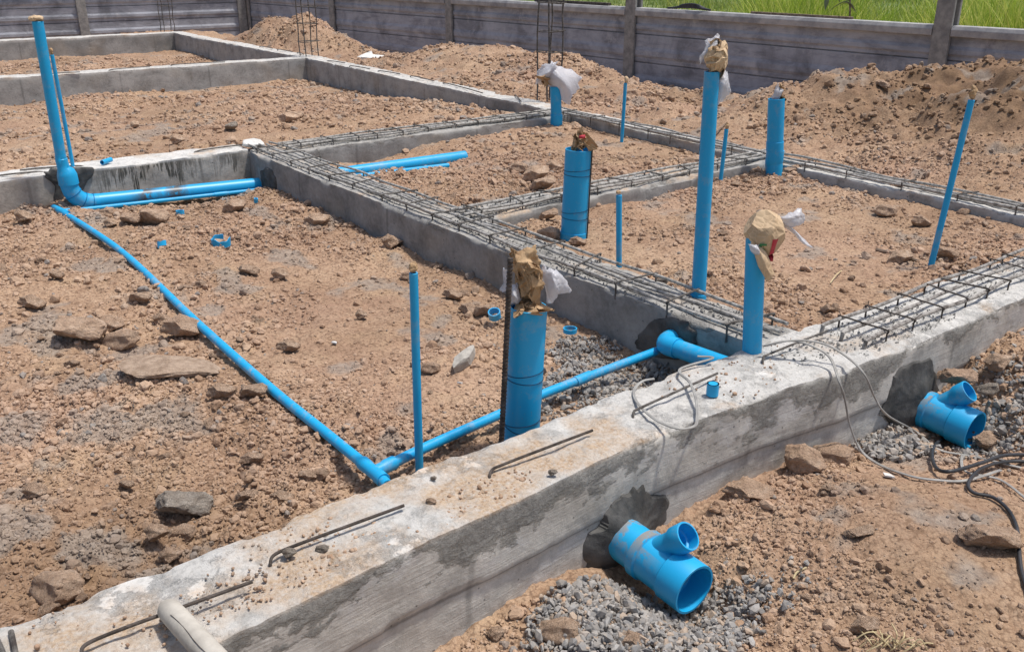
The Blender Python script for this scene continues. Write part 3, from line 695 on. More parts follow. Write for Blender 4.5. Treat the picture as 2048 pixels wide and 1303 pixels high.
for a, b in (((392, 303), (500, 288)), ((165, 332), (40, 340)), ((85, 344), (-10, 352)), ((345, 130), (450, 124)), ((220, 140), (300, 133)), ((90, 149), (160, 144))):
    far_hook(a, b, 0, 'thin bent rod lying along the top of a left cross beam')
# column starters
def column(px, py, top, w, label, lean=(0, 0)):
    b = P(px, py, 0); root = empty('column_cage', b); tag(root, label, 'rebar column', 'upright rebar columns at the beam corners')
    for sx in (-1, 1):
        for sy in (-1, 1):
            mb = MB(); p0 = np.array([sx*w, sy*w, -.02]); p1 = np.array([sx*w+lean[0], sy*w+lean[1], top])
            pts = [p0+(p1-p0)*k/8+rng.normal(size=3)*.004 for k in range(9)]; mb.tube(smooth_path(pts, 3), .0062, 8); mb.build('bar', M['rebar_mid'], root)
    z = .17
    while z < top:
        f = z/top; q = 1.12*w; dz = rng.normal()*.006
        c = [(q*sx+lean[0]*f, q*sy+lean[1]*f, z+dz+rng.normal()*.004) for sx, sy in ((-1, -1), (1, -1), (1, 1), (-1, 1), (-1, -1), (1.25, -1.1))]
        mb = MB(); mb.tube(smooth_path(c, 3), .0035, 6); mb.build('tie', M['rebar_mid'], root); z += .17
column(1097, 200, 1.25, .062, 'upright rebar column behind the pipe with the blown plastic bag', (.03, .02))
column(619, 112, 1.15, .075, 'upright rebar column in front of the pointed soil heap', (.0, .03))
column(336, 62, .75, .075, 'farthest upright rebar column, at the left corner before the fence', (0, 0))

def cement_bits(n, x0, x1, y0, y1, label, a=.002, b=.008):
    x = rng.uniform(x0, x1, n); y = rng.uniform(y0, y1, n); k = vnoise(x*9, y*9) > -.25; x, y = x[k], y[k]; pos = np.stack([x, y, np.full(len(x), -.001)], -1)
    return tag(scatter_mesh('cement_crumbs', pos, a+(b-a)*rng.random(len(x))**2.5, SG, M['cement_bit'], False, .3, False), label, 'cement crumbs', kind='stuff')
M['cement_bit'] = simple('cement_crumb', (.17, .165, .155), .95, (.40, .385, .36), 30)
cement_bits(3600, 1.985, 2.155, 1.48, 4.95, 'grey cement crumbs caught between the bars of the middle beam'); cement_bits(1800, 2.2, 4.0, 4.82, 5.0, 'grey cement crumbs between the bars of the grey cross beam')
cement_bits(1800, 2.2, 4.0, 3.02, 3.18, 'grey cement crumbs between the bars of the low cross beam'); cement_bits(2600, 1.95, 4.2, 1.22, 1.40, 'grey cement crumbs under the open cage of the front beam', .002, .007)
# ------------------------------------------------------------------ pipes
def pipe_profile(L, r, th=.0032, coup=None):
    prof = [(0, r-.0)]
    if coup:
        for t0, t1, rc in coup: prof += [(t0, r), (t0+.0005, rc), (t1-.001, rc), (t1, r)]
    prof += [(L-.001, r), (L, r-.0008), (L, r-th), (L-.09, r-th), (L-.09, .0005)]
    return prof
def upright(px, py, z, tx, ty, wpx, label, coup=None, material='pvc', name='upright_pipe', group=None, base=None):
    b = np.array(P(px, py, z)) if base is None else np.array(base); t_ = at_top(b, tx, ty); r = wpx*.5*depth(t_)/FPX
    b2 = b-(t_-b)/np.linalg.norm(t_-b)*.10; L = np.linalg.norm(t_-b2)
    root = empty(name, b); tag(root, label, 'pipe', group)
    V, Fs = lathe_pipe((b2-b, t_-b), pipe_profile(L, r), 36 if r > .02 else 20); mb = MB(); mb.add(V, Fs); mb.build('tube', M[material], root)
    if coup:
        for s0, s1, k in coup:
            V, Fs = lathe_pipe((b2-b, t_-b), [(.1+s0, r+.0003), (.1+s0, r*k-.0008), (.1+s0+.001, r*k), (.1+s1-.001, r*k), (.1+s1, r*k-.0008), (.1+s1, r+.0003)], 36); mb = MB(); mb.add(V, Fs); mb.build('socket', M[material], root)
    return root, b, t_, r
GS = 'upright blue supply pipes'; GB = 'upright blue drain pipes'
U1 = upright(839, 945, -.155, 827, 545, 18, 'thin upright blue pipe left of the thickest one, with a mud plug in its mouth', group=GS)
BIGB = PY(1043, 862, 1.60)
U2 = upright(0, 0, 0, 1057, 612, 76, 'thickest upright blue pipe, tied to a black ribbed rod behind the front beam', base=BIGB, group=GB)
U3 = upright(1146, 484, -.07, 1157, 298, 53, 'thick upright blue pipe in the middle plot, topped by crumpled paper', coup=[(-.02, .045, 1.06)], group=GB)
U4 = upright(1238, 531, -.05, 1238, 390, 12, 'short thin upright blue pipe between the middle beam and the thick pipe', group=GS)
U5 = upright(1396, 602, -.02, 1424, 143, 31, 'tallest upright blue pipe, capped with a brown paper bundle', coup=[(-.02, .026, 1.12)], group=GB)
U6 = upright(1504, 699, .0, 1512, 470, 40, 'upright blue pipe at the front corner under the printed paper bag', group=GB)
U7 = upright(1440, 371, -.06, 1453, 258, 8, 'short thin upright blue pipe just right of the tallest one', group=GS)
U8 = upright(1243, 290, -.07, 1251, 166, 7, 'thin upright blue pipe nearest the fence, with frayed string on top', group=GS)
U9 = upright(0, 0, 0, 1553, 197, 33, 'stout upright blue pipe with an elbow foot at the far beam corner', coup=[(.045, .09, 1.06)], group=GB, base=PX(1549, 318, 3.955))
U10 = upright(0, 0, 0, 1111, 173, 22, 'stout upright blue pipe under the blown plastic bag, with an elbow foot', coup=[(.02, .05, 1.08)], group=GB, base=PY(1113, 244, 4.74))
U11 = upright(1862, 531, -.05, 1943, 200, 13, 'thin blue pipe leaning right before the big heap', group=GS)
def foot(U, col, pts, k=1.1):
    root, b, t_, r = U; mb = MB(); q = [np.array(p)-b for p in pts]; mb.tube(smooth_path(q, 6), r*k, 24); mb.build('elbow', M['pvc'], root)
def bent(U, k):
    r = U[3]; B = U[1]; foot(U, 0, [B+np.array([0, 0, .045]), B+np.array([0, 0, .01]), B+np.array([.004, .004, -.02]), B+np.array([.03, .02, -.05]), B+np.array([.07, .045, -.085])], k)
bent(U9, 1.08); bent(U10, 1.12)
# ribbed black rod beside the thickest pipe
rb = PY(1003, 880, 1.585); rt = at_top(rb, 1021, 516); n = 150; mb = MB(); pts = [rb+(rt-rb)*i/n for i in range(-8, n+1)]
mb.tube(pts, [.0062+(.0014 if i % 3 == 0 else 0) for i in range(len(pts))], 12); tag(mb.build('ribbed_rod', M['rebar_dark']), 'upright black ribbed steel rod tied against the thickest blue pipe', 'rebar')
# black rod beside the middle pipe
rb = P(1173, 487, -.07); rt = at_top(rb, 1184.5, 296); mb = MB(); mb.tube([rb-np.array([0, 0, .05]), rb, (rb+rt)/2, rt], .003, 8); tag(mb.build('thin_rod', M['rebar_dark']), 'thin black rod standing against the thick middle pipe', 'rebar')
def wires(U, fs, rad, extra=.0):
    root, b, t_, r = U
    for f, tilt in fs:
        c = (t_-b)*f; mb = MB(); pts = []
        for k in range(33):
            a = 2*math.pi*k/32; pts.append(c+np.array([(r+rad)*math.cos(a), (r+rad)*math.sin(a), tilt*math.cos(a+1)]))
        mb.tube(pts, rad, 5, False); mb.build('tie_wire', M['wire'], root)
wires(U2, [(.50, .006), (.45, -.004), (.10, .006), (.05, -.012)], .0009); wires(U3, [(.79, .004), (.74, -.003), (.35, .006), (.28, -.003)], .001)
# left riser, its bends and the big horizontal run in front of the streaked beam
R0 = 4.84; q = lambda x, y, Y=R0: PY(x, y, Y)
root = empty('riser_pipe', q(130, 360)); tag(root, 'blue pipe rising at the far left and sweeping into the big horizontal run', 'pipe'); O = np.array(root.location)
a, b = q(122, 316), q(75, 43); rr = 10.2*depth(a)/FPX; L = np.linalg.norm(b-a)
V, Fs = lathe_pipe((a-O, b-O), pipe_profile(L, rr)); mb = MB(); mb.add(V, Fs); mb.build('riser', M['pvc'], root)
sc_ = depth(q(130, 360))/FPX
mb = MB(); pts = [q(121, 310), q(122, 317), q(122.5, 318), q(125, 328), q(127, 336), q(131, 343), q(134, 350), q(138, 368)]; mb.tube([p-O for p in pts], [w*.5*sc_ for w in (21, 21, 23, 23, 24, 34, 38, 38)], 28); mb.build('reducer', M['pvc'], root)
mb = MB(); pts = smooth_path([q(136, 362), q(142, 380), q(152, 393), q(166, 401), q(182, 404)], 6); mb.tube([p-O for p in pts], 17.0*sc_, 28); mb.build('bend', M['pvc'], root)
for (x0, y0, x1, y1) in ((131, 362, 150, 356), ):
    pass
mb = MB(); pts = [q(178, 404), q(183.5, 403.8), q(183.7, 403.8), q(197, 402.5), q(197.5, 402.5), q(200, 402.3)]; mb.tube([p-O for p in pts], [w*.5*sc_ for w in (34, 34, 32.5, 32.5, 29, 29)], 28); mb.build('socket', M['pvc'], root)
a, b = q(190, 402.5), q(541, 366.5, 4.80); n = 60; mb = MB(); pts = [a+(b-a)*i/n for i in range(n+1)]; mb.tube([p-O for p in pts], 15.2*sc_, 28)
o = mb.build('horizontal_run', M['pvc_scuff'], root); RUN = o
me = RUN.data; co = np.zeros(len(me.vertices)*3); me.vertices.foreach_get('co', co); co = co.reshape(-1, 3)+O
vv = co-CAM; zz = vv @ F_; sx = PCX+FPX*(vv @ R_)/zz; sk = np.exp(-((sx-292)/22)**2)+np.exp(-((sx-352)/22)**2)
at = me.attributes.new('scuff', 'FLOAT', 'POINT'); at.data.foreach_set('value', np.clip(sk, 0, 1).astype(np.float32))
for (cx, cy), (dx, dy) in (((136.5, 364), (6, 16)), ((147, 387), (10, 11)), ((166, 400.5), (15, 6)), ((184, 404), (16, 1.5))):
    c_ = q(cx, cy)-O; e_ = q(cx+dx, cy+dy)-O; d_ = (e_-c_)/np.linalg.norm(e_-c_); V, Fs = lathe_pipe((c_-d_*.0015, c_+d_*.0015), [(0, 16.8*sc_), (0, 17.9*sc_), (.003, 17.9*sc_), (.003, 16.8*sc_)], 28); mb = MB(); mb.add(V, Fs); mb.build('seam', M['pvc_seam'], root)
# thin riser beside it
a, b = PY(147, 337, 5.06), PY(104, 110, 5.06); O = np.array(a); root = empty('upright_pipe', O); tag(root, 'thin blue riser standing through the streaked beam beside the far left pipe', 'pipe', GS)
V, Fs = lathe_pipe((np.array([0, 0, -.05]), b-O), pipe_profile(np.linalg.norm(b-a)+.05, .0095), 16); mb = MB(); mb.add(V, Fs); mb.build('tube', M['pvc'], root)
# thin run under the big one
sm = .0105; O = np.array(P(125, 425, -.15)); root = empty('supply_pipe', O); tag(root, 'thin blue pipe running under the big horizontal run to the middle beam', 'pipe')
c0 = PY(120, 424, 4.76); c1 = PY(540, 377, 4.74); mb = MB(); mb.tube([c0+(c1-c0)*i/10-O for i in range(11)], sm, 16); mb.build('tube', M['pvc'], root)
V, Fs = lathe_pipe((c0-O, c1-O), [(.02, sm), (.02, sm*1.3), (.09, sm*1.3), (.09, sm)], 20); mb = MB(); mb.add(V, Fs); mb.build('socket', M['pvc'], root)
V, Fs = lathe_pipe((c1-O, c0-O), [(.24, sm), (.24, sm*1.15), (.31, sm*1.15), (.31, sm)], 20); mb = MB(); mb.add(V, Fs); mb.build('socket', M['pvc'], root)
# long run across the near plot, with tee
rs = .0134; zs = -.117
path = [PY(105, 413, 4.90), P(125, 424, zs-.01), P(242, 502, zs), P(390, 641, zs), P(539, 774, zs), P(650, 864, zs), P(748, 944, zs), P(775, 970, zs)]
O = np.array(path[4]); root = empty('supply_pipe', O); tag(root, 'long blue pipe snaking across the near plot to a tee at the front beam', 'pipe')
mb = MB(); mb.tube([p-O for p in smooth_path(path, 9)], rs, 20); mb.build('tube', M['pvc_dirty'], root)
tee = path[-2]; d1 = (path[-1]-path[-3]); d1 /= np.linalg.norm(d1)
V, Fs = lathe_pipe((tee-d1*.055-O, tee+d1*.045-O), [(0, rs), (0, rs*1.28), (.022, rs*1.28), (.026, rs*1.18), (.074, rs*1.18), (.078, rs*1.28), (.10, rs*1.28), (.10, rs)], 24)
mb = MB(); mb.add(V, Fs); e = P(1315, 704, zs); d2 = (P(860, 888, zs)-tee); d2 /= np.linalg.norm(d2)
V, Fs = lathe_pipe((tee-O, tee+d2*.06-O), [(0, rs*1.15), (.03, rs*1.15), (.034, rs*1.28), (.062, rs*1.28), (.062, rs)], 24); mb.add(V, Fs); mb.build('tee', M['pvc'], root)
p0 = PY(100, 411, 4.91); p1 = P(130, 428, zs-.01)
V, Fs = lathe_pipe((P(118, 420, zs-.01)-O, P(138, 430, zs-.01)-O), [(0, rs), (0, rs*1.25), (.12, rs*1.25), (.12, rs)], 24); mb = MB(); mb.add(V, Fs); mb.build('socket', M['pvc'], root)
a = tee+d2*.03; pts = smooth_path([a, P(860, 890, zs+.002), P(997, 829, zs+.004), P(1083, 789, zs+.004), P(1200, 744, zs+.006), P(1318, 700, zs+.008)], 6)
O = np.array(pts[10]); mb = MB(); root = empty('supply_pipe', O); tag(root, 'blue pipe crossing behind the uprights from the tee to the elbow in the wet mortar', 'pipe')
mb.tube([p-O for p in pts], rs*.97, 20); mb.build('tube', M['pvc_dirty'], root)
jp = P(1165, 757, zs+.005); d = (pts[-1]-a); d /= np.linalg.norm(d); V, Fs = lathe_pipe((jp-d*.03-O, jp+d*.03-O), [(0, rs), (0, rs*1.12), (.06, rs*1.12), (.06, rs)], 20); mb = MB(); mb.add(V, Fs); mb.build('socket', M['pvc'], root)
# elbow and drain into the front beam
O = np.array([1.93, 1.8, -.09]); root = empty('drain_pipe', O); tag(root, 'short blue drain with a rounded elbow coming out of the wet mortar', 'pipe')
ea = PX(1326, 686, 1.925); eb = PX(1440, 727, 1.925); de = (eb-ea)/np.linalg.norm(eb-ea); r_ = 18*depth(ea)/FPX
mb = MB(); mb.tube([ea-O, eb+de*.1-O], r_, 28); mb.build('tube', M['pvc'], root)
c = ea; pts = [c+np.array([.06, .0, 0])+de*-.01, c+np.array([.02, 0, .0])+de*.0, c+np.array([.0, 0, .0])+de*.018, c+de*.045, c+de*.06]
mb = MB(); mb.tube([p-O for p in smooth_path(pts, 5)], r_*1.14, 28); mb.build('elbow', M['pvc'], root)
# half-buried pair in the middle plot
def run(a, b, r, name, label, dz=0):
    O = np.array(a); mb = MB(); n = 12; mb.tube([a+(b-a)*i/n-O+np.array([0, 0, 0]) for i in range(n+1)], r, 28); root = empty(name, O); mb.build('tube', M['pvc'], root); return tag(root, label, 'pipe')
a, b = P(660, 350, -.075), P(925, 314, -.075); d = b-a
run(a-d*.16, b+d*.02, 12.8*depth(a)/FPX, 'buried_pipe', 'thick blue pipe half buried in soil beyond the middle beam')
a, b = P(704, 354, -.078), P(888, 332, -.086); d = b-a
run(a-d*.12, b+d*.05, .0135, 'buried_pipe', 'thin blue pipe half buried alongside the thick buried one')
# wye fittings
def wye(x, z, label, k=1.0):
    O = np.array([x, 1.2, z]); root = empty('wye_fitting', O); tag(root, label, 'pipe fitting', 'blue wye fittings on stub pipes')
    r = .050*k; a = np.array([0, .05, 0]); b = np.array([0, -.19, -.012])
    V, Fs = lathe_pipe((a, b), [(0, r), (.01, r), (.02, r), (.03, r), (.04, r), (.05, r), (.06, r), (.07, r), (.078, r), (.078, r*1.10), (.079, r*1.13), (.098, r*1.13), (.101, r*1.04), (.165, r*1.04), (.169, r*1.14), (.228, r*1.14), (.230, r*1.13), (.230, r*1.03), (.180, r*1.03), (.178, r*.9), (.03, r*.9), (.03, .001)], 56)
    mb = MB(); mb.add(V, Fs); bo = mb.build('body', M['pvc_mud'], root); co = np.array([v_.co[:] for v_ in bo.data.vertices])
    mk = .95*np.clip((co[:, 1]+.12)/.06, 0, 1)*np.clip(.1+co[:, 2]/r*.9, 0, 1)*(np.hypot(co[:, 0], co[:, 2]) > r*.96); mk = np.maximum(mk, .55*((co[:, 1] < -.1) & (co[:, 2] < -r*.5) & (np.hypot(co[:, 0], co[:, 2]) < r*1.04)))
    at = bo.data.attributes.new('scuff', 'FLOAT', 'POINT'); at.data.foreach_set('value', mk.astype(np.float32))
    s = np.array([0, -.045, .0]); dd = np.array([.18, -.72, .72]); dd /= np.linalg.norm(dd); rb = .0265*k
    V, Fs = lathe_pipe((s, s+dd*.2), [(0, rb*1.05), (.072, rb), (.080, rb*1.0), (.092, rb*1.2), (.124, rb*1.2), (.126, rb*1.17), (.126, rb*1.04), (.098, rb*1.04), (.096, rb*.88), (.03, rb*.88), (.03, .001)], 40)
    mb = MB(); mb.add(V, Fs); mb.build('branch', M['pvc'], root); return root
wye(1.27, -.215, 'blue wye fitting in the foreground, half over the gravel'); wye(2.43, -.222, 'blue wye fitting farther right, beside the black cable')
# grey pipe piece on the beam
a = P(335, 1215, .024); b = P(455, 1345, .05); root = empty('grey_pipe', a); tag(root, 'cracked grey plastic pipe lying across the left end of the front beam', 'pipe')
V, Fs = lathe_pipe((np.zeros(3), b-a), [(0, .0), (.001, .0165), (.006, .0185), (.05, .0192), (.5, .0195)], 30); mb = MB(); mb.add(V, Fs)
n0 = np.cross(b-a, [0, 0, 1]); n0 /= np.linalg.norm(n0); up = np.cross(n0, (b-a)/np.linalg.norm(b-a)); mb.build('tube', M['pvc_grey'], root)
mb = MB(); dr = (b-a)/np.linalg.norm(b-a); mb.tube([dr*t+up*.0166+n0*(.0102+.0012*math.sin(t*50)) for t in np.linspace(.05, .35, 14)], .0006, 5); mb.build('crack', M['rebar_dark'], root)

# ------------------------------------------------------------------ offcuts of pipe
def ring(px, py, r, h, label, z=None, tilt=(0, 0, 0), arc=2*math.pi, th=.0035, name='pipe_offcut', closed=False, wob=0):
    p = on_ground(px, py) if z is None else P(px, py, z); n = 40; V = []; full = arc > 6.2; m = n if full else n+1
    for k in range(m):
        an = arc*k/n; hh = h*(1+wob*math.sin(an*3)+wob*.6*math.sin(an*7+1))
        for rr_, zz_ in ((r, 0), (r, hh), (r-th, hh), (r-th, 0)): V.append((rr_*math.cos(an), rr_*math.sin(an), zz_))
    Fs = []
    for k in range(n if full else n):
        k2 = (k+1) % m
        for j in range(4): Fs.append((k*4+j, k2*4+j, k2*4+(j+1) % 4, k*4+(j+1) % 4))
    if not full: Fs += [(0, 1, 2, 3), (n*4+3, n*4+2, n*4+1, n*4)]
    if closed: V.append((0, 0, h)); c = len(V)-1; Fs += [((k*4+1), ((k+1) % m)*4+1, c) for k in range(n)]
    mb = MB(); mb.add(V, Fs); o = mb.build(name, M['pvc'], None, False); o.location = (p[0], p[1], p[2]+(.004 if arc > 6.2 else .010)); o.rotation_euler = tilt; return tag(o, label, 'pipe offcut')
ring(443, 494, .040, .030, 'broken blue ring standing on the soil, its rim torn', tilt=(.06, -.08, .9), arc=5.3, wob=.14)
ring(332, 499, .032, .022, 'small curved blue shard lying on the soil left of the broken ring', tilt=(.5, .2, 2.4), arc=2.2, wob=.1)
ring(361, 430, .019, .018, 'little blue cap sitting on the soil below the horizontal run')
ring(512, 406, .010, .022, 'tiny blue offcut in the gravel at the end of the horizontal run', tilt=(.3, 0, 0))
ring(1140, 666, .023, .014, 'whole blue ring lying flat near the gravel corner', z=-.15)
ring(990, 636, .021, .026, 'tilted blue ring wedged against two clods', z=-.14, tilt=(.25, -.35, 0))
ring(1424, 792, .0150, .031, 'small blue stub standing on the front beam top', z=0.0, closed=True, name='pipe_stub')
a = P(204, 325, .022); b = P(219, 320, .022); d = b-a; V, Fs = lathe_pipe((np.zeros(3), d), [(0, .0125), (.04, .0125), (.075, .0125), (.075, .0095), (.0, .0095), (0, .0125)], 24)
mb = MB(); mb.add(V, Fs); o = mb.build('pipe_offcut', M['pvc']); o.location = a; tag(o, 'short blue offcut lying on the streaked beam top', 'pipe offcut')

# ------------------------------------------------------------------ crumpled paper and plastic
def crumple(V, k, amp, seed, scale=1.0):
    r = np.random.default_rng(seed); V = V.copy(); c0 = V.mean(0); R = np.abs(V-c0).max()
    for i in range(k):
        nrm = r.normal(size=3); nrm /= np.linalg.norm(nrm); d = r.uniform(-.8, .8)*R; dirn = r.normal(size=3); dirn /= np.linalg.norm(dirn)
        s = (V-c0) @ nrm-d; per = r.uniform(.3, .75)*R*scale; tri = np.abs(((s/per) % 2)-1)-.5
        V += np.outer(tri*amp*R*r.uniform(.4, 1)*per/R, dirn)
    return V
Rw, Uw = R_, np.array([0, 0, 1.0]); Dw = np.array([math.cos(AZ), math.sin(AZ), 0])     # right, up and away, for hanging scraps by hand
def fold(V, k, lo, hi, r, iso=1.0):
    """crease by true folds: whatever sticks out beyond a random plane is mirrored back"""
    for _ in range(k):
        n_ = r.normal(size=3); n_ /= np.linalg.norm(n_); d = r.uniform(lo, hi); q = V @ n_-d; m = q > 0
        V[m] -= np.outer(q[m]*(1+iso), n_)
    return V
def tri_grid(nu, nv, off=0):
    I = np.arange(nu*nv).reshape(nu, nv)+off
    return np.concatenate([np.stack([I[:-1, :-1], I[1:, :-1], I[1:, 1:]], -1).reshape(-1, 3), np.stack([I[:-1, :-1], I[1:, 1:], I[:-1, 1:]], -1).reshape(-1, 3)])
def wad(loc, size, material, label, seed, amp=.35, k=12, sub=5, name='paper_plug', cat='paper', shape=None, group=None, flaps=0, facet=False, bagged=False, wrap=None):
    if bagged:
        r = np.random.default_rng(seed); V, Fs = ico(sub); V = V*(1+.05*fbm(V[:, 0]*2+seed, V[:, 1]*2, V[:, 2]*2, o=2))[:, None]
        for lo_, hi_, k_ in ((.80, .92, 9), (.84, .95, 16), (.90, .975, 26)):
            V = fold(V, k_, lo_, hi_, r, .25)
        o = V*np.array(size); off = len(o); VV = [o]; FF = [Fs]; n = 90
        for q_ in range(5 if wrap else 0):   # leaves of paper folded loosely round the core
            U, W2 = np.meshgrid(np.linspace(-1.15, 1.15, n), np.linspace(-1.15, 1.15, n), indexing='ij'); U = U.ravel(); W2 = W2.ravel(); dd = r.normal(size=3); dd /= np.linalg.norm(dd)
            Pt = np.stack([U, W2, .85-.45*(U**2+W2**2)], -1) @ rotm(1, r)[0].T; Pt = fold(Pt, 18, .72, 1.0, r, .9)+.01*np.stack([vnoise(U*7, W2*7), vnoise(U*7+9, W2*7), vnoise(U*7, W2*7+9)], -1)
            VV.append(Pt*np.array(wrap)*.92); FF.append(tri_grid(n, n, off)); off += n*n
        V = np.concatenate(VV); Fs = np.concatenate(FF); V = shape(V) if shape else V
        o = mesh_np(name, V, Fs, M[material], True); o.data.set_sharp_from_angle(angle=math.radians(16)); o.location = tuple(loc); return tag(o, label, cat, group)
    V, Fs = ico(sub) if not facet else rockshape(sub, 15, .62, .95, .07, seed, (1, 1, 1)); V = V*np.array(size)*(1.15 if facet else 1)
    if shape: V = shape(V)
    V = crumple(V, k, amp, seed, 1.0); V = crumple(V, k+6, amp*.55, seed+500, .42)
    if flaps:
        r = np.random.default_rng(seed+9); R = np.array(size); VV = [V]; FF = [Fs]; off = len(V); nu = 22
        for q_ in range(flaps):
            d = r.normal(size=3); d[2] = abs(d[2])*.8; d /= np.linalg.norm(d); side = np.cross(d, r.normal(size=3)); side /= np.linalg.norm(side); nn = np.cross(d, side)
            U, W2 = np.meshgrid(np.linspace(-1, 1, nu), np.linspace(0, 1, nu), indexing='ij'); wd = r.uniform(.45, .8)
            Pt = (d[None]*(.35+W2.ravel()[:, None]*r.uniform(.75, 1.0))+side[None]*(U.ravel()*wd*(1-.35*W2.ravel()))[:, None]+nn[None]*((W2.ravel()**2*.35*r.choice([-1, 1]))+.18*np.abs(U.ravel()))[:, None])*R[None]
            Pt = crumple(Pt, 9, .22, seed+q_*7, .6); I = np.arange(nu*nu).reshape(nu, nu)+off
            a = np.stack([I[:-1, :-1], I[1:, :-1], I[1:, 1:]], -1).reshape(-1, 3); b = np.stack([I[:-1, :-1], I[1:, 1:], I[:-1, 1:]], -1).reshape(-1, 3)
            VV.append(Pt); FF += [a, b]; off += nu*nu
        V = np.concatenate(VV); Fs = np.concatenate(FF)
    o = mesh_np(name, V, Fs, M[material] if isinstance(material, str) else material, False); o.location = tuple(loc); return tag(o, label, cat, group)
def sheet(loc, uvec, vvec, nu, nv, shape, material, label=None, seed=0, amp=.3, k=8, name='plastic_bag', cat='plastic bag', th=.0006, parent=None, edge=.12):
    """crumpled film: shape(u, v) -> xyz offsets, torn outline"""
    U, Vv = np.meshgrid(np.linspace(0, 1, nu), np.linspace(0, 1, nv), indexing='ij'); jit = edge*fbm(U*6+seed, Vv*6, o=3)
    U2 = U+jit*.25*(np.abs(U-.5)*2)**3*np.sign(U-.5); V2 = Vv+jit*.4*(np.abs(Vv-.5)*2)**3*np.sign(Vv-.5)
    Pt = np.array([shape(a, b) for a, b in zip(U2.ravel(), V2.ravel())]); Pt = crumple(Pt, k, amp, seed)
    I = np.arange(nu*nv).reshape(nu, nv); Q = np.stack([I[:-1, :-1], I[1:, :-1], I[1:, 1:], I[:-1, 1:]], -1).reshape(-1, 4)
    o = mesh_np(name, Pt, Q, M[material], True, None, parent); o.location = tuple(loc)
    s = o.modifiers.new('thickness', 'SOLIDIFY'); s.thickness = th
    if label: tag(o, label, cat)
    return o
def crumpled(loc, size, material, label, seed, sheets=3, folds=26, big=1.7, lo=.25, hi=.95, n=90, name='paper_plug', cat='paper', group=None):
    """wad of folded sheets inside an ellipsoid of half-axes size"""
    r = np.random.default_rng(seed); VV = []; FF = []; off = 0; size = np.array(size)
    for q_ in range(sheets):
        U, W2 = np.meshgrid(np.linspace(-big, big, n), np.linspace(-big, big, n), indexing='ij'); U = U.ravel(); W2 = W2.ravel()
        Pt = np.stack([U, W2, .25*np.sin(U*2+q_)+.15*W2**2-.2], -1) @ rotm(1, r)[0].T; Pt += r.normal(size=3)*.12
        Pt = fold(Pt, folds, lo, hi, r); Pt = Pt+.012*np.stack([vnoise(U*7, W2*7), vnoise(U*7+9, W2*7), vnoise(U*7, W2*7+9)], -1)
        VV.append(Pt*size); FF.append(tri_grid(n, n, off)); off += n*n
    o = mesh_np(name, np.concatenate(VV), np.concatenate(FF), M[material], True); o.data.set_sharp_from_angle(angle=math.radians(25)); o.location = tuple(loc)
    return tag(o, label, cat, group)
def bunch(loc, w, h, material, label, seed, n=16, spread=.8, name='paper_plug', cat='paper'):
    """many folded leaves of paper rising out of a pipe mouth; loc = middle of the mouth"""
    r = np.random.default_rng(seed); VV = []; FF = []; off = 0; nu, nv = 20, 18
    for q_ in range(n):
        a = r.uniform(0, 2*math.pi); d = np.array([math.cos(a), math.sin(a), 0]); sd = np.array([-d[1], d[0], 0]); up = np.array([0, 0, 1.])
        tall_ = h*r.uniform(.35, 1.0); wd = w*r.uniform(.5, 1.1); lean = r.uniform(.1, 1)*w*spread; ph = r.uniform(0, 6); nf = r.uniform(1.2, 2.6); b0 = d*w*r.uniform(0, .7); tw = r.uniform(-.9, .9)
        U, W2 = np.meshgrid(np.linspace(-1, 1, nu), np.linspace(0, 1, nv), indexing='ij'); U = U.ravel(); W2 = W2.ravel()
        tri = np.abs(((U*nf+ph+tw*W2) % 2)-1)-.5
        top = 1+.22*vnoise(U*2.5+seed+q_, U*0)
        Pt = b0+up[None]*(W2*top*tall_-h*.12)[:, None]+sd[None]*(U*wd*(.6+.45*W2)+.3*wd*tw*W2**2)[:, None]+d[None]*(lean*W2**1.6-.35*lean*W2**4+tri*w*.34*(.5+.6*W2)-.25*wd*U**2)[:, None]
        Pt = crumple(Pt, 10, .15, seed+q_*13, .6); I = np.arange(nu*nv).reshape(nu, nv)+off
        FF += [np.stack([I[:-1, :-1], I[1:, :-1], I[1:, 1:]], -1).reshape(-1, 3), np.stack([I[:-1, :-1], I[1:, 1:], I[:-1, 1:]], -1).reshape(-1, 3)]; VV.append(Pt); off += nu*nv
    o = mesh_np(name, np.concatenate(VV), np.concatenate(FF), M[material], False); o.location = tuple(loc); sm_ = o.modifiers.new('thickness', 'SOLIDIFY'); sm_.thickness = .0005; return tag(o, label, cat)
def sc(p): return depth(p)/FPX                                                        # metres per photo pixel at p
def quad_shape(c, pts4, bulge=0.0, curl=0.0):
    """pts4: four corners in photo-pixel offsets (right, down) at the object's own distance"""
    A = [np.array(p, float) for p in pts4]
    def f(u, v):
        q = (1-u)*(1-v)*A[0]+u*(1-v)*A[1]+u*v*A[2]+(1-u)*v*A[3]; s = sc(c)
        return Rw*q[0]*s-Uw*q[1]*s+Dw*(bulge*math.sin(math.pi*u)*math.sin(math.pi*v)+curl*(u-.5)**2)
    return f
# left riser
t_ = q(73, 37); s = sc(t_); wad(t_, (13.5*s, 12*s, 6*s), 'paper_pale', 'pale rag of paper capping the far left riser', 1, .25)
t_ = PY(103, 103, 5.06); s = sc(t_); wad(t_, (3.5*s, 3.5*s, 7*s), 'paper', 'twist of brown paper in the thin left riser', 2, .3)
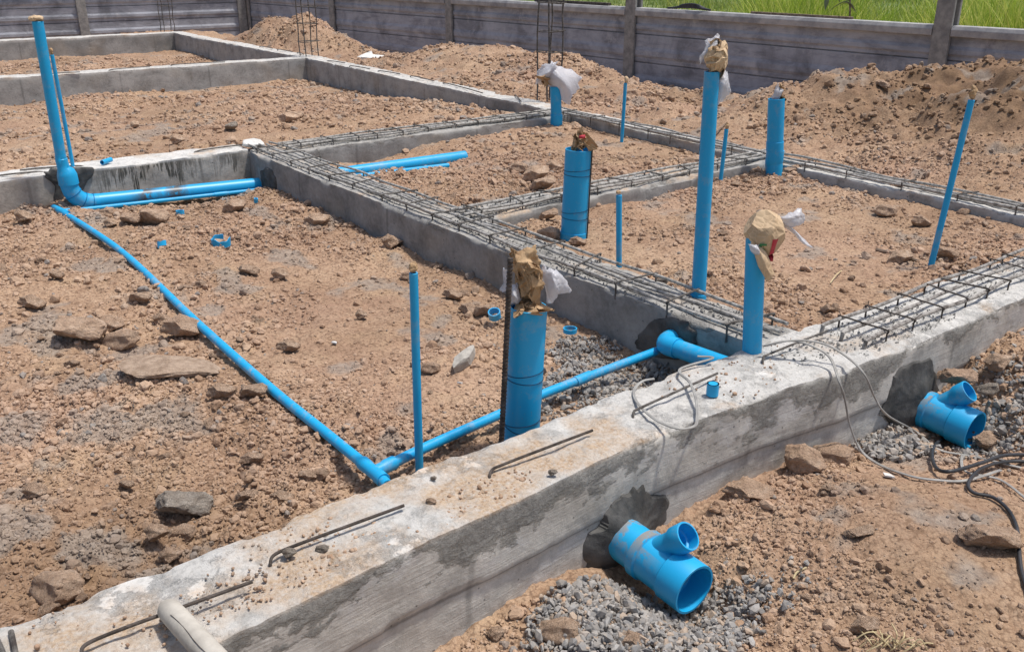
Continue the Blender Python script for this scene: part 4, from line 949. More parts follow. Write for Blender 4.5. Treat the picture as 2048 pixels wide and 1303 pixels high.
# thin uprights
for U, (x, y), sz, lab, m_ in ((U1, (826, 534), (8.5, 12), 'crumbly brown plug in the thin pipe left of the thickest one', 'paper'), (U8, (1253, 160), (4, 7), 'frayed wad in the thin pipe nearest the fence', 'paper_pale'),
                      (U7, (1454, 252), (3.5, 7), 'rusty brown twist in the short pipe right of the tallest', 'paper'), (U11, (1946, 186), (7, 15), 'folded brown paper in the leaning thin pipe', 'paper'),
                      (U4, (1237, 384), (5, 4), 'scrap of brown paper in the short thin pipe by the middle beam', 'paper')):
    c = at_top(U[1], x, y); s = sc(c); wad(c, (sz[0]*s, sz[0]*s, sz[1]*s), m_, lab, hash(lab) % 97 if False else int(x), .32, 9, 4, group='paper plugs stuffed in the thin pipes')
# thickest pipe: tall paper crumple and plastic
c = at_top(U2[1], 1055, 562); s = sc(c)
crumpled(at_top(U2[1], 1057, 566), (39*s, 37*s, 66*s), 'paper', 'big crumple of brown packing paper stuffed in the thickest pipe', 37, 6, 26, 1.5, .3, 1.0)
crumpled(at_top(U2[1], 1056, 608), (37*s, 36*s, 17*s), 'paper', 'lower leaves of brown paper tucked into the mouth of the thickest pipe', 38, 4, 16, 1.5, .5, 1.0, 60)
sheet(at_top(U2[1], 1045, 508), None, None, 22, 18, quad_shape(c, [(-20, -4), (28, -14), (34, 34), (-24, 40)], -.018, .03), 'paper', None, 41, .45, 9, 'paper_flap', th=.0008, parent=None)
fl = bpy.data.objects[-1] if False else None
sheet(at_top(U2[1], 1093, 550), None, None, 34, 30, quad_shape(c, [(-6, -20), (18, -14), (50, 32), (2, 56)], -.03, .02), 'film', 'torn white plastic sagging to the right of the big paper crumple', 44, .34, 8)
sheet(at_top(U2[1], 1030, 590), None, None, 24, 24, quad_shape(c, [(-10, -24), (6, -30), (16, 18), (-12, 20)], -.035, .02), 'film', 'small fold of clear plastic at the left rim of the thickest pipe', 46, .4, 8)
sheet(at_top(U2[1], 1010, 555), None, None, 18, 22, quad_shape(c, [(-2, -18), (6, -20), (4, 30), (-8, 32)], .02, .02), 'film', 'white plastic tatter behind the black ribbed rod', 47, .4, 8)
# middle thick pipe
c = at_top(U3[1], 1160, 278); s = sc(c); crumpled(at_top(U3[1], 1160, 283), (31*s, 29*s, 27*s), 'paper', 'crumpled brown paper with a red smear in the thick middle pipe', 53, 5, 22, 1.4, .3, 1.0)
rp = c+Uw*8*s-Dw*24*s+Rw*2*s; sheet(rp, None, None, 10, 8, quad_shape(c, [(-6, -3), (6, -5), (7, 2), (-4, 3)], -.008), 'red_print', 'scrap of red printed paper on the crumple in the middle pipe', 54, .3, 4, 'paper_scrap', 'paper')
# tallest pipe
c = at_top(U5[1], 1431, 114); s = sc(c)
wad(c, (23*s, 23*s, 25*s), 'paper_pale', 'rounded brown paper bundle capping the tallest pipe', 61, 0, 0, 6, bagged=True, wrap=(31*s, 30*s, 33*s))
sheet(c+Dw*.01, None, None, 24, 24, quad_shape(c, [(-28, 18), (-22, -30), (8, -42), (2, -22)], -.02, .02), 'film', 'white plastic tuft rising behind the bundle on the tallest pipe', 63, .3, 8)
sheet(c+Dw*.012, None, None, 18, 34, quad_shape(c, [(8, 26), (28, 28), (40, 70), (12, 96)], -.02, .02), 'film', 'white plastic tail hanging from the bundle on the tallest pipe', 65, .28, 7)
# corner pipe: printed bag
c = at_top(U6[1], 1529, 464); s = sc(c)
def bag(V):
    V = V.copy(); k = V[:, 2]/(50*s); V[:, 0] *= 1-.42*np.clip(-k, 0, 1)**1.4; V[:, 1] *= 1-.42*np.clip(-k, 0, 1)**1.4; V[:, 2] = np.where(V[:, 2] < 0, V[:, 2]*1.2, V[:, 2]*.92); V -= np.outer(np.clip(-k, 0, 1)*-4*s, Rw); return V
BAG = wad(c, (44*s, 42*s, 52*s), 'paper_pale', 'printed brown paper bag with a red stripe over the corner pipe', 71, 0, 0, 6, bagged=True,  name='paper_bag', cat='paper bag', shape=bag)
bv = BVHTree.FromObject(BAG, bpy.context.evaluated_depsgraph_get())
def stick(pts, faces, material, name, off=.0015):
    """project photo-pixel offsets (right, down from the bag's middle) on to the bag's skin"""
    V = []
    for x, y in pts:
        o_ = Vector(tuple(Rw*x*s-Uw*y*s-Dw*.3)); h = bv.ray_cast(o_, Vector(tuple(Dw)))
        p = h[0] if h[0] is not None else Vector(tuple(Rw*x*s-Uw*y*s-Dw*.02)); V.append(tuple(p-Vector(tuple(Dw))*off))
    mb = MB(); mb.add(V, faces); return mb.build(name, M[material], BAG)
def strip(x0, y0, x1, y1, w0, w1, n=16, k=4):
    pts = []; 
    for i in range(n+1):
        t = i/n
        for j in range(k+1): pts.append((x0+(x1-x0)*t+(w0+(w1-w0)*t)*(j/k-.5), y0+(y1-y0)*t))
    return pts, [(i*(k+1)+j, i*(k+1)+j+1, (i+1)*(k+1)+j+1, (i+1)*(k+1)+j) for i in range(n) for j in range(k)]
pts, fs = strip(13, 4, 13, 56, 13, 11); stick(pts, fs, 'red_print', 'red_stripe')
tc = bpy.data.curves.new('digit', 'FONT'); tc.body = '5'; tc.size = 40; tc.align_x = 'CENTER'; tc.offset = .5; to = bpy.data.objects.new('digit', tc); COL.objects.link(to)
bpy.context.view_layer.update(); tm = to.to_mesh(); pts = [(v.co.x-11, 40-v.co.y) for v in tm.vertices]; fs = [tuple(p.vertices) for p in tm.polygons]; to.to_mesh_clear(); bpy.data.objects.remove(to)
stick(pts, fs, 'green_print', 'printed_digit', .006)
sheet(c-Dw*.045, None, None, 16, 30, quad_shape(c, [(-34, 16), (-8, 20), (24, 80), (4, 92)], -.02, .02), 'paper_pale', None, 73, .25, 6, 'paper_tongue', th=.0008)
sheet(c-Dw*.05, None, None, 12, 12, quad_shape(c, [(-38, 14), (-18, 16), (-10, 44), (-28, 34)], -.01, .01), 'film', 'small plastic flap at the left of the printed paper bag', 74, .25, 6)
sheet(c+Dw*.0, None, None, 26, 20, quad_shape(c, [(22, -30), (70, -50), (78, -16), (34, -8)], -.02, .03), 'film', 'white plastic scrap blown up at the right of the printed bag', 75, .3, 7)
sheet(c+Dw*.0, None, None, 10, 30, quad_shape(c, [(30, -22), (44, -20), (104, 36), (92, 32)], -.02, .02), 'film', 'long thin plastic streamer trailing right of the printed bag', 76, .2, 6)
# outer pipes
c = at_top(U9[1], 1556, 184); s = sc(c); crumpled(at_top(U9[1], 1557, 186), (15*s, 14*s, 17*s), 'paper', 'crumpled paper in the stout pipe at the far beam corner', 81, 4, 20, 1.4, .3, 1., 50)
sheet(c-Dw*.02, None, None, 14, 14, quad_shape(c, [(-16, 10), (-4, -16), (8, -4), (2, 14)], -.01), 'film', 'pale scrap of plastic beside the paper in the far corner pipe', 82, .3, 6)
c = at_top(U10[1], 1105, 155); s = sc(c); crumpled(at_top(U10[1], 1103, 156), (22*s, 20*s, 20*s), 'paper', 'brown paper wad under the blown plastic bag', 85, 4, 20, 1.4, .3, 1., 50)
sheet(c+Rw*6*s, None, None, 44, 40, quad_shape(c, [(-38, -4), (-6, -32), (54, 4), (34, 58)], -.07, .06), 'film', 'large white plastic bag blown over the pipe by the rebar column', 87, .26, 9)
sheet(c+Rw*4*s-Dw*.03, None, None, 22, 20, quad_shape(c, [(-36, 14), (-30, -14), (4, -30), (0, -8)], -.04, .03), 'film', 'front fold of white plastic drooping left over the brown wad', 88, .3, 8)
for o in list(bpy.data.objects):
    if o.name.startswith('paper_flap'): tag(o, 'upturned flap of brown packing paper above the thickest pipe', 'paper')
    if o.name.startswith('paper_tongue'): tag(o, 'pale torn paper tongue hanging down the front of the corner pipe', 'paper')
sheet(on_ground(1697, 366)+np.array([0, 0, .01]), None, None, 20, 18, lambda u, v: (np.array([(u-.5)*.12, (v-.5)*.09, .02*math.sin(u*3)*math.sin(v*3)])), 'film', 'white plastic scrap on the soil beside a clod near the outer beam', 91, .5, 9, 'plastic_scrap', 'plastic scrap')

# ------------------------------------------------------------------ clods and rocks
R3 = [rockshape(4, 13, .5, .85, .16, 200+s, (1, .82, .62)) for s in range(4)]; R2 = [rockshape(3, 13, .52, .88, .15, 220+s, (1, .85, .66)) for s in range(7)]
def rockmesh(nm, sh, material):
    o = mesh_np(nm, sh[0], sh[1], material, True); me = o.data
    try: me.set_sharp_from_angle(angle=math.radians(38))
    except Exception: pass
    bpy.data.objects.remove(o); return me
CM3 = [rockmesh('clod', s_, M['clod']) for s_ in R3]; CM2 = [rockmesh('clod', s_, M['clod']) for s_ in R2]
M['greyrock'] = rock_material('greyrock', [(.22, .18, .145), (.35, .30, .25), (.47, .42, .36), (.32, .27, .22)])
GM = [rockmesh('stone', s_, M['greyrock']) for s_ in R3[:3]]
def place(me, p, size, rot, name='clod', sink=.2):
    o = bpy.data.objects.new(name, me); COL.objects.link(o); o.scale = size; o.rotation_euler = rot
    o.location = (p[0], p[1], p[2]+size[2]*(.6-sink)); return o
HERO = [  # px, py (foot), width px, height ratio, label, grey?
    (145, 690, 98, .5, 'long flat tan clod at the left, largest of the cluster above the grey mud', 0),
    (212, 672, 56, 1.0, 'rounded tan clod standing behind the flat one in the left cluster', 0),
    (242, 700, 68, .7, 'tan clod right of the flat one in the left cluster', 0),
    (362, 678, 70, .65, 'brown clod at the right end of the left cluster, nearest the long pipe', 0),
    (275, 610, 40, .8, 'reddish clod above the left cluster', 0), (320, 655, 40, .6, 'small brown clod between the cluster and the long pipe', 0),
    (360, 1045, 92, .7, 'grey-brown clod crusted with cement in the lower left', 1),
    (440, 800, 50, .8, 'tan clod just left of the long pipe, below the buried slab', 0), (502, 800, 48, .7, 'tan clod against the long pipe', 0),
    (305, 1085, 50, .7, 'brown clod touching the cement-crusted one', 0), (365, 1085, 52, .6, 'brown clod below the cement-crusted one', 0),
    (560, 1010, 42, .9, 'pinkish clod near the left foot of the front beam', 0), (490, 1005, 36, .9, 'small round clod left of the pinkish one', 0),
    (335, 1130, 46, .7, 'crumbling brown clod by the front beam', 0), (110, 1215, 110, .6, 'dark brown crumbly clod at the left edge of the front beam', 0),
    (940, 632, 38, 1.1, 'brown clod leaning beside the tilted ring', 0), (968, 634, 38, 1.15, 'brown clod touching the tilted ring', 0),
    (780, 500, 44, .75, 'squarish tan clod near the middle beam foot', 0), (865, 748, 38, .75, 'tan clod beside the broken concrete chunk', 0),
    (630, 455, 44, .8, 'tan clod near the middle of the near plot edge', 0), (495, 552, 36, .55, 'thin brown flake standing on the near plot', 0),
    (555, 562, 36, .8, 'rough brown clod right of the flake', 0), (400, 577, 28, .6, 'small brown stone beside the long pipe', 0),
    (575, 705, 38, .6, 'brown clod in the open middle of the near plot', 0),
    (300, 452, 54, .62, 'big tan clod under the thin run by the streaked beam', 0), (216, 456, 26, .9, 'pale clod left of the big one under the thin run', 0), (212, 432, 26, .6, 'brown clod tucked under the horizontal run', 0),
    (465, 425, 40, .65, 'clod beside the dark gravel at the pipe end', 0), (256, 450, 38, .6, 'brown clod pressed against the big tan one', 0),
    (40, 445, 34, .7, 'brown clod at the foot of the streaked beam, far left', 0),
    (1042, 345, 34, .8, 'round reddish clod in the middle plot', 0), (1070, 362, 50, .55, 'wide reddish clod in the middle plot', 0), (1085, 382, 42, .65, 'reddish clod below the wide one', 0), (1105, 345, 34, .7, 'reddish clod right of the round one', 0),
    (1100, 482, 46, .9, 'dark round clod at the left foot of the thick middle pipe', 0), (1155, 493, 30, .7, 'pale clod at the foot of the thick middle pipe', 0),
    (1097, 441, 32, .8, 'clod at the foot of the low beam', 0), (1000, 450, 20, .9, 'small clod beside the middle cage', 0),
    (1780, 435, 42, .8, 'brown clod in the right plot', 0), (1845, 455, 36, .7, 'rough clod right of the brown one in the right plot', 0), (1795, 388, 32, .6, 'pale flat stone near the outer beam', 0),
    (1725, 375, 32, .9, 'tan clod by the white scrap', 0), (1390, 335, 36, .6, 'tan clod by the low beam', 0), (1478, 345, 30, .7, 'tan clod at the foot of the far corner pipe', 0), (1585, 353, 38, .5, 'flat brown clod at the foot of the outer beam', 0),
    (1885, 143, 38, .4, 'flat slab of stone on the crest of the big heap', 0), (1655, 190, 28, .7, 'reddish rock on the left flank of the big heap', 0), (1800, 530, 50, .5, 'brown clod left of the leaning thin pipe', 0), (1895, 520, 40, .6, 'brown clod right of the leaning thin pipe', 0),
    (1605, 955, 86, .62, 'big tan clod against the foot of the front beam', 0), (1680, 930, 76, .4, 'long low clod behind the big tan one at the front beam', 0), (1500, 1002, 84, .34, 'low ridge of caked soil at the foot of the front beam', 0),
    (1990, 1110, 96, .5, 'tan clod under the black cable at the right edge', 0), (1985, 905, 70, .4, 'tan clod behind the black cable loop', 0),
    (1615, 1205, 24, .8, 'small tan stone in the yard', 0), (1730, 1270, 52, .8, 'brown clod among the crumbs in the yard', 0), (1722, 1078, 48, .35, 'cracked pale clod pressed in the yard soil', 0),
    (990, 1285, 40, .9, 'round clod at the lower edge near the gravel', 0), (1130, 1290, 80, .7, 'squarish tan rock at the bottom edge in front of the gravel', 0), (1265, 1300, 50, .7, 'tan rock in the gravel at the bottom edge', 0),
    (1920, 775, 60, .55, 'pinkish clod on the bank above the farther wye', 0), (2000, 745, 60, .5, 'tan clod on the bank at the right edge', 0), (1985, 790, 40, .6, 'grey stone on the bank beside the farther wye', 1),
    (575, 248, 36, .7, 'yellowish clod on the first far plot', 0), (590, 240, 28, .9, 'pinkish upright clod beside the yellowish one', 0), (350, 290, 30, .7, 'clod on the far plot behind the streaked beam', 0), (460, 262, 26, .6, 'grey clod on the first far plot', 1),
    (60, 620, 44, .7, 'brown clod at the left edge level with the short clods by the long pipe', 0), (110, 560, 30, .7, 'small tan clod above the flat one, near the left edge', 0), (720, 640, 26, .7, 'little clod in the near plot left of the tilted ring', 0), (820, 560, 30, .7, 'tan clod below the middle beam near the thin upright', 0), (905, 600, 34, .7, 'tan clod left of the pair beside the tilted ring', 0), (880, 520, 26, .8, 'small clod under the middle beam edge', 0),
    (700, 905, 34, .8, 'tan clod beside the long pipe close to the tee', 0), (640, 960, 34, .8, 'tan clod left of the tee, at the front beam', 0), (500, 930, 40, .55, 'flat pale rock left of the tee', 0), (250, 980, 30, .7, 'tan clod left of the cement-crusted one', 0), (60, 1000, 50, .5, 'broad low clod near the left edge among the grey mud', 0), (440, 1130, 34, .7, 'tan clod by the front beam, right of the crumbling one', 0),
    (575, 1118, 30, .8, 'grey stone chip on the front beam under the bent rod', 2), (645, 1105, 26, .5, 'rough grey chip on the front beam', 2), (860, 1012, 22, .9, 'brown lump on the front beam top', 3), (1104, 953, 20, .8, 'dark lump on the front beam top, beside the third rod', 2), (868, 960, 12, .8, 'little grey pebble on the front beam top', 2),
    (1500, 310, 24, .5, 'grey rock beside the low cage', 1), (1225, 222, 26, .5, 'grey rock on the ground before the fence', 1), (1265, 195, 30, .8, 'tan rock at the foot of the fence post', 0), (1300, 195, 22, .6, 'brown rock right of the fence post foot', 0), (1590, 155, 20, .8, 'pale stone on the skyline of the big heap', 0), (1327, 570, 26, 1.4, 'crumpled dark grey rock lying on the middle cage edge', 1),
]
for i, (px, py, w, hr, lab, gy) in enumerate(HERO):
    if gy >= 2: p = P(px, py, .004)
    elif px == 1327: p = P(px, py, -.02)
    else: p = on_ground(px, py)
    s = w*.5*sc(p)*1.3; mesh = (GM if gy in (1, 2) else CM3)[i % (3 if gy in (1, 2) else 4)]
    o = place(mesh, p+Dw*s*.45, (s, s*.85, min(s*1.0, s*hr*1.7)), (rng.uniform(-.25, .25), rng.uniform(-.25, .25), -math.pi/2+AZ+rng.uniform(-.4, .4)), 'stone' if gy in (1, 2) else 'clod', .12); tag(o, lab, 'rock')
# slab and concrete chunk
V_, F__ = rockshape(4, 10, .5, .8, .07, 401, (1, .62, .10)); p = on_ground(345, 738); o = mesh_np('concrete_slab', V_*.155, F__, M['caked'], False, {}); o.location = (p[0], p[1], p[2]+.013); o.rotation_euler = (.03, .06, -.6); tag(o, 'thin broken slab of grey cement half buried beside the long pipe', 'concrete slab')
V_, F__ = rockshape(3, 14, .4, .7, .05, 402, (1, .6, .45)); p = on_ground(925, 738); o = mesh_np('concrete_chunk', V_*.075, F__, M['chunk'], False); o.location = (p[0]+.02, p[1]+.02, p[2]+.02); dq = P(955, 690, -.13)-P(900, 748, -.13); o.rotation_euler = (.35, -.12, math.atan2(dq[1], dq[0])); tag(o, 'pale angular concrete chunk leaning on the soil right of the thin pipe', 'concrete chunk')
def bits(n, dmin, dmax, a, b, group, lab):
    x, y = sample(n*3, dmin, dmax); k = rng.random(len(x)) < rough(x, y)*.7; x, y = x[k][:n], y[k][:n]; z = H(x, y)
    for i in range(len(x)):
        u = rng.random(); s = a+(b-a)*u**2.5
        o = place(CM2[i % 7], (x[i], y[i], z[i]), (s, s*rng.uniform(.7, .95), s*rng.uniform(.6, .95)), (rng.uniform(-.5, .5), rng.uniform(-.5, .5), rng.uniform(0, 6.28)), 'clod', .3)
        tag(o, lab, 'rock', group)
bits(70, 1.5, 3.2, .012, .026, 'loose clods on the near plot and yard', 'loose tan clod of dried soil, one of many on the near ground')
bits(100, 2.8, 5.2, .018, .036, 'loose clods on the middle plots', 'loose tan clod of dried soil, one of many on the middle plots')
bits(80, 5, 12.5, .03, .06, 'loose clods on the far plots and heaps', 'loose reddish clod, one of many on the far plots and heaps')

# ------------------------------------------------------------------ cables
def cable(pts, r, material, label, double=False, name='cable', group=None):
    pp = smooth_path(pts, 8); mb = MB()
    if double:
        for sg in (-1, 1):
            out = []
            for i, p in enumerate(pp):
                t = np.array(pp[min(i+1, len(pp)-1)])-np.array(pp[max(i-1, 0)]); sd = np.cross(t, [0, 0, 1]); sd /= max(1e-6, np.linalg.norm(sd)); out.append(p+sd*r*.8*sg)
            mb.tube(out, r, 8)
    else: mb.tube(pp, r, 10)
    return tag(mb.build(name, M[material]), label, 'cable', group)
def cg(x, y, up=.008): p = on_ground(x, y); return p+np.array([0, 0, up])
fa = lambda x, y, Y=1.165: PY(x, y, Y)
cable([P(1395, 712, .02), P(1425, 716, .02), P(1360, 738, .012), P(1380, 765, .02), P(1393, 800, .015), P(1394, 835, .01), PY(1388, 852, 1.225), PY(1355, 856, 1.232), P(1310, 838, .012), P(1275, 805, .008), P(1268, 780, .008), P(1285, 762, .01), P(1308, 757, .01)],
      .0021, 'cable_grey', 'loop of twin grey cable hanging over the edge of the front beam', True)
cable([P(1525, 692, .03), P(1580, 681, .05), P(1625, 692, .05), P(1660, 715, .03), fa(1678, 760, 1.18), fa(1690, 800), fa(1700, 850, 1.15), fa(1722, 900, 1.12), cg(1760, 935), cg(1820, 957), cg(1870, 965), cg(1930, 966), cg(2000, 945)],
      .0023, 'cable_grey', 'twin grey cable draped over the front beam, left strand of the pair', True)
cable([P(1530, 690, .035), P(1590, 680, .055), P(1650, 688, .05), P(1700, 718, .025), fa(1730, 750, 1.16), fa(1750, 795, 1.14), fa(1775, 830, 1.12), cg(1830, 875, .02), cg(1875, 903), cg(1930, 915), cg(1985, 927), cg(2060, 945)],
      .0023, 'cable_grey', 'twin grey cable draped over the front beam, right strand nearer the wye', True)
cable([cg(2060, 930), cg(2005, 925), cg(1960, 905), cg(1930, 905), cg(1922, 930), cg(1935, 950), cg(2000, 965), cg(2060, 1010)], .0021, 'cable_grey', 'loose curl of grey cable among the black ones at the right edge', True)
cable([cg(2060, 904), cg(1985, 892, .012), cg(1920, 885, .012), cg(1880, 892, .02), cg(1862, 915, .02), cg(1870, 945, .015), cg(1900, 956, .02), cg(1960, 945, .03), cg(2005, 930, .03), cg(2070, 922, .02)], .0048, 'cable_black', 'black cable looping back on itself at the right edge')
cable([cg(2070, 936, .02), cg(2010, 936, .02), cg(1960, 950, .02), cg(1935, 975, .015), cg(1945, 990), cg(1985, 1000), cg(2015, 1025), cg(2032, 1060), cg(2036, 1100), cg(2042, 1150), cg(2058, 1200)], .0044, 'cable_black', 'black cable running down the right edge of the yard')

# ------------------------------------------------------------------ fences
def prism(mb, p0, p1, prof, nrm):
    """extrude profile [(out, z)] from p0 to p1; nrm = outward horizontal"""
    p0, p1, nrm = [np.array(q_, float) for q_ in (p0, p1, (nrm[0], nrm[1], 0.0))]; n = len(prof); V = []
    for p in (p0, p1):
        for o_, z in prof: V.append(p+nrm*o_+np.array([0, 0, z]))
    mb.add(V, [(k, (k+1) % n, n+(k+1) % n, n+k) for k in range(n)]+[tuple(range(n))[::-1], tuple(range(n, 2*n))])
def panel_prof(z0, z1):
    h = z1-z0; g_ = .006
    return [(-.03, z0+g_), (.012, z0+g_), (.012, z0+h*.16), (.026, z0+h*.26), (.026, z0+h*.42), (.012, z0+h*.55), (.012, z1-g_), (-.008, z1-g_), (-.008, z1+g_*.7), (-.024, z1+g_*.7), (-.024, z1-g_), (-.03, z1-g_)]
def fence(label, posts, nrm, seams, zc, ztop_post, extra_h=True, coping=True):
    root = empty('precast_fence', (posts[0][0], posts[0][1], -.5)); tag(root, label, 'fence'); O = np.array(root.location)
    for x, y in posts:
        d = np.array([-nrm[1], nrm[0], 0]); mb = MB()
        rot = Matrix.Rotation(math.atan2(d[1], d[0]), 3, 'Z')
        w = .075
        for (oo, dd, ln) in ((.045, .03, w*2), (-.0, .058, w*.9), (-.045, .03, w*2)):
            mb.box((x+nrm[0]*oo-O[0], y+nrm[1]*oo-O[1], (ztop_post-.7)/2-O[2]), (ln, dd, ztop_post+.7), rot)
        mb.build('post', M['post'], root, False, .006)
    for i in range(len(posts)-1):
        a, b = np.array([*posts[i], 0.]), np.array([*posts[i+1], 0.]); d = (b-a)/np.linalg.norm(b-a); a = a+d*.035; b = b-d*.035
        for z0, z1 in zip(seams[:-1], seams[1:]):
            mb = MB(); prism(mb, a-O, b-O, panel_prof(z0, z1), nrm); mb.build('panel', M['fence'], root, False)
        if coping:
            mb = MB(); a2, b2 = a+d*.045, b-d*.045; z0 = seams[-1]+.004
            prism(mb, a2-O, b2-O, [(-.05, z0-.02), (.062, z0-.02), (.066, z0+.03), (.05, zc), (-.06, zc), (-.066, z0+.03)], nrm); mb.build('coping', M['coping'], root, False, .004)
    return root
# right fence: follows the photographed posts; x stays near 7.5
def on_line(px, x0=7.45): d = ray(px, 100); k = x0/d[0]; return (x0, d[1]*k)
RP = [(7.5, -3.0), (7.5, .45), on_line(1884, 7.5), on_line(1264, 7.5), on_line(905, 7.42), on_line(674, 7.2), (7.03, 16.85)]
fence('right concrete panel fence with a pale coping, in shade before the grass', RP, (-1, 0), [-.95, -.65, -.36, -.07, .222, .425], .49, 1.3)
yL = 16.9
LP = [(7.0-.12, yL), (4.16, yL), (1.2, yL), (-1.8, yL), (-4.8, yL)]
fence('left concrete panel fence closing the far side of the site', [(LP[0][0]+.0, yL)]+LP[1:], (0, -1), [-.75, -.49, -.245, -.005, .235, .475], .53, 1.2)

# ------------------------------------------------------------------ grass and a plant beyond the fence
def grass(label, n, xr, yr, h0, h1, w, cols, gz=-.45, lean=.5, clump=1.2):
    m, t, b = mat('grass_blades'); g = NG(t); gi = g.n('ShaderNodeNewGeometry').outputs['Random Per Island']
    c = g.ramp(g.math('ADD', g.math('MULTIPLY', gi, .6), g.math('MULTIPLY', g.noise(g.pos(), .9, 4, .6), .5)), [(.15, cols[0]), (.5, cols[1]), (.85, cols[2])])
    g.link(c, b.inputs['Base Color']); b.inputs['Roughness'].default_value = .6
    tr = g.n('ShaderNodeBsdfTranslucent'); g.link(c, tr.inputs[0]); mx = g.n('ShaderNodeMixShader'); mx.inputs[0].default_value = .35
    g.link(b.outputs[0], mx.inputs[1]); g.link(tr.outputs[0], mx.inputs[2]); g.link(mx.outputs[0], t.nodes['Material Output'].inputs['Surface'])
    x = rng.uniform(*xr, n); y = rng.uniform(*yr, n); dn = vnoise(x*clump, y*clump)*.5+.5; k = rng.random(n) < .25+.9*dn; x, y, dn = x[k], y[k], dn[k]; n = len(x)
    a = rng.uniform(0, 2*math.pi, n); h = rng.uniform(h0, h1, n)*(.55+.7*dn); ln = rng.uniform(.1, 1, n)*lean*h; la = rng.uniform(0, 2*math.pi, n)
    b0 = np.stack([x, y, np.full(n, gz)], -1); sd = np.stack([np.cos(a), np.sin(a), a*0], -1)*w; lv = np.stack([np.cos(la), np.sin(la), la*0], -1)
    V = []
    for f, wf in ((0, 1.), (.45, .8), (.8, .45), (1, .06)):
        c_ = b0+lv*(ln*f**2)[:, None]+np.stack([x*0, x*0, h*(f-.18*f**2*ln/h)], -1); V += [c_-sd*wf*.5, c_+sd*wf*.5]
    V = np.stack(V, 1).reshape(-1, 3); base = (np.arange(n)*8)[:, None]
    Q = np.concatenate([base+np.array([j, j+1, j+3, j+2]) for j in (0, 2, 4)])
    return tag(mesh_np('grass', V, Q, m, True), label, 'grass', kind='stuff')
G1 = [(.13, .22, .03), (.36, .50, .05), (.70, .68, .20)]
grass('tall bright green grass growing right behind the right fence', 30000, (8.8, 11.5), (-1, 8.2), .8, 1.5, .013, G1, -.5, .6, 1.5)
grass('short green grass of the field beyond the fence', 60000, (13, 34), (2, 44), .12, .34, .028, [(.12, .18, .04), (.22, .30, .06), (.38, .40, .13)], -.52, .5, .5)
grass('distant grass of the field', 30000, (28, 80), (10, 100), .2, .5, .09, [(.10, .14, .035), (.15, .20, .05), (.26, .28, .09)], -.62, .5, .25)
pb = np.array([8.3, 5.28, -.45]); root = empty('leafy_plant', pb); tag(root, 'young plant with a few broad leaves standing behind the fence', 'plant')
tp = at_top(pb, 1700, -30); mb = MB(); mb.tube(smooth_path([np.zeros(3), (tp-pb)*.4+np.array([.01, .02, 0]), (tp-pb)*.75, tp-pb], 5), .008, 8); mb.build('stem', M['wood'], root)
m, t, b = mat('broad_leaf'); b.inputs['Base Color'].default_value = (.16, .20, .10, 1); b.inputs['Roughness'].default_value = .5; M['leaf'] = m
for (x, y), (x2, y2) in (((1655, -5), (1650, 22)), ((1700, 0), (1655, 25)), ((1690, 2), (1712, 26)), ((1680, 5), (1665, -18)), ((1700, 8), (1680, 12))):
    A = at_top(pb, x, y)-pb; B = at_top(pb, x2, y2)-pb; d = B-A; sd = np.cross(d, [0.3, 0.2, 1]); sd /= np.linalg.norm(sd); V = []; w_ = [0, .5, .8, .9, .75, .4, 0]
    for i, k in enumerate(w_):
        c_ = A+d*i/6+np.array([0, 0, .02*math.sin(i/6*3.1)]); V += [c_-sd*.025*k, c_+np.array([0, 0, -.004]), c_+sd*.025*k]
    mb = MB(); mb.add(V, [(3*i+j, 3*i+j+1, 3*i+j+4, 3*i+j+3) for i in range(6) for j in (0, 1)]); o = mb.build('leaf', M['leaf'], root); s_ = o.modifiers.new('th', 'SOLIDIFY'); s_.thickness = .0015

# ------------------------------------------------------------------ odds and ends
def board(px, py, w, d, h, rot, label, z=None, m_='board', name='board'):
    p = on_ground(px, py) if z is None else P(px, py, z); mb = MB(); mb.box((0, 0, 0), (w, d, h)); o = mb.build(name, M[m_], None, False, .002); o.location = (p[0], p[1], p[2]+h); o.rotation_euler = rot; return tag(o, label, name.replace('_', ' '))
board(722, 122, .30, .20, .025, (.2, -.35, -.5), 'pale board leaning left against the soil behind the outer beam'); board(756, 122, .34, .16, .03, (.15, .1, -.75), 'pale board lying flat, right of the leaning one')
board(603, 105, .16, .10, .03, (.5, .2, .4), 'white block by the foot of the middle rebar column'); board(632, 112, .12, .1, .03, (.1, .3, 1.1), 'small white block right of the middle rebar column')
for i, (px, py, L, a) in enumerate([(25, 66, 1.3, .12), (15, 73, 1.1, .05), (40, 62, .9, .2)]):
    p = on_ground(px, py); mb = MB(); mb.tube(smooth_path([(-L/2, 0, 0), (0, .01, .01), (L/2, 0, 0)], 4), .02, 8); o = mb.build('pole', M['wood']); o.location = (p[0], p[1], p[2]+.02+i*.02); o.rotation_euler[2] = a
    tag(o, ['longest weathered pole on the soil at the far left', 'lower weathered pole on the soil at the far left', 'shortest weathered pole at the far left'][i], 'pole', 'poles lying at the far left')
p = PX(1160, 2, 7.46); mb = MB(); mb.box((0, 0, 0), (.05, 1.3, .03)); o = mb.build('plank', M['rebar_dark'], None, False, .004); o.location = (7.5, PX(1165, 4, 7.5)[1]+.2, .506); tag(o, 'dark plank lying on the coping left of the middle fence post', 'plank')
o = None
mb = MB(); cy = PX(1380, 14, 7.5)[1]
for k in range(5):
    mb.tube(smooth_path([(7.47+.01*k, cy-.3+.02*k, .505), (7.46, cy-.1, .52+.008*k), (7.5, cy+.1, .515+.006*k), (7.47+.012*k, cy+.28-.02*k, .503)], 5), .010, 8)
tag(mb.build('hose_bundle', M['cable_black']), 'bundle of dark hose resting on the coping right of the middle post', 'hose')
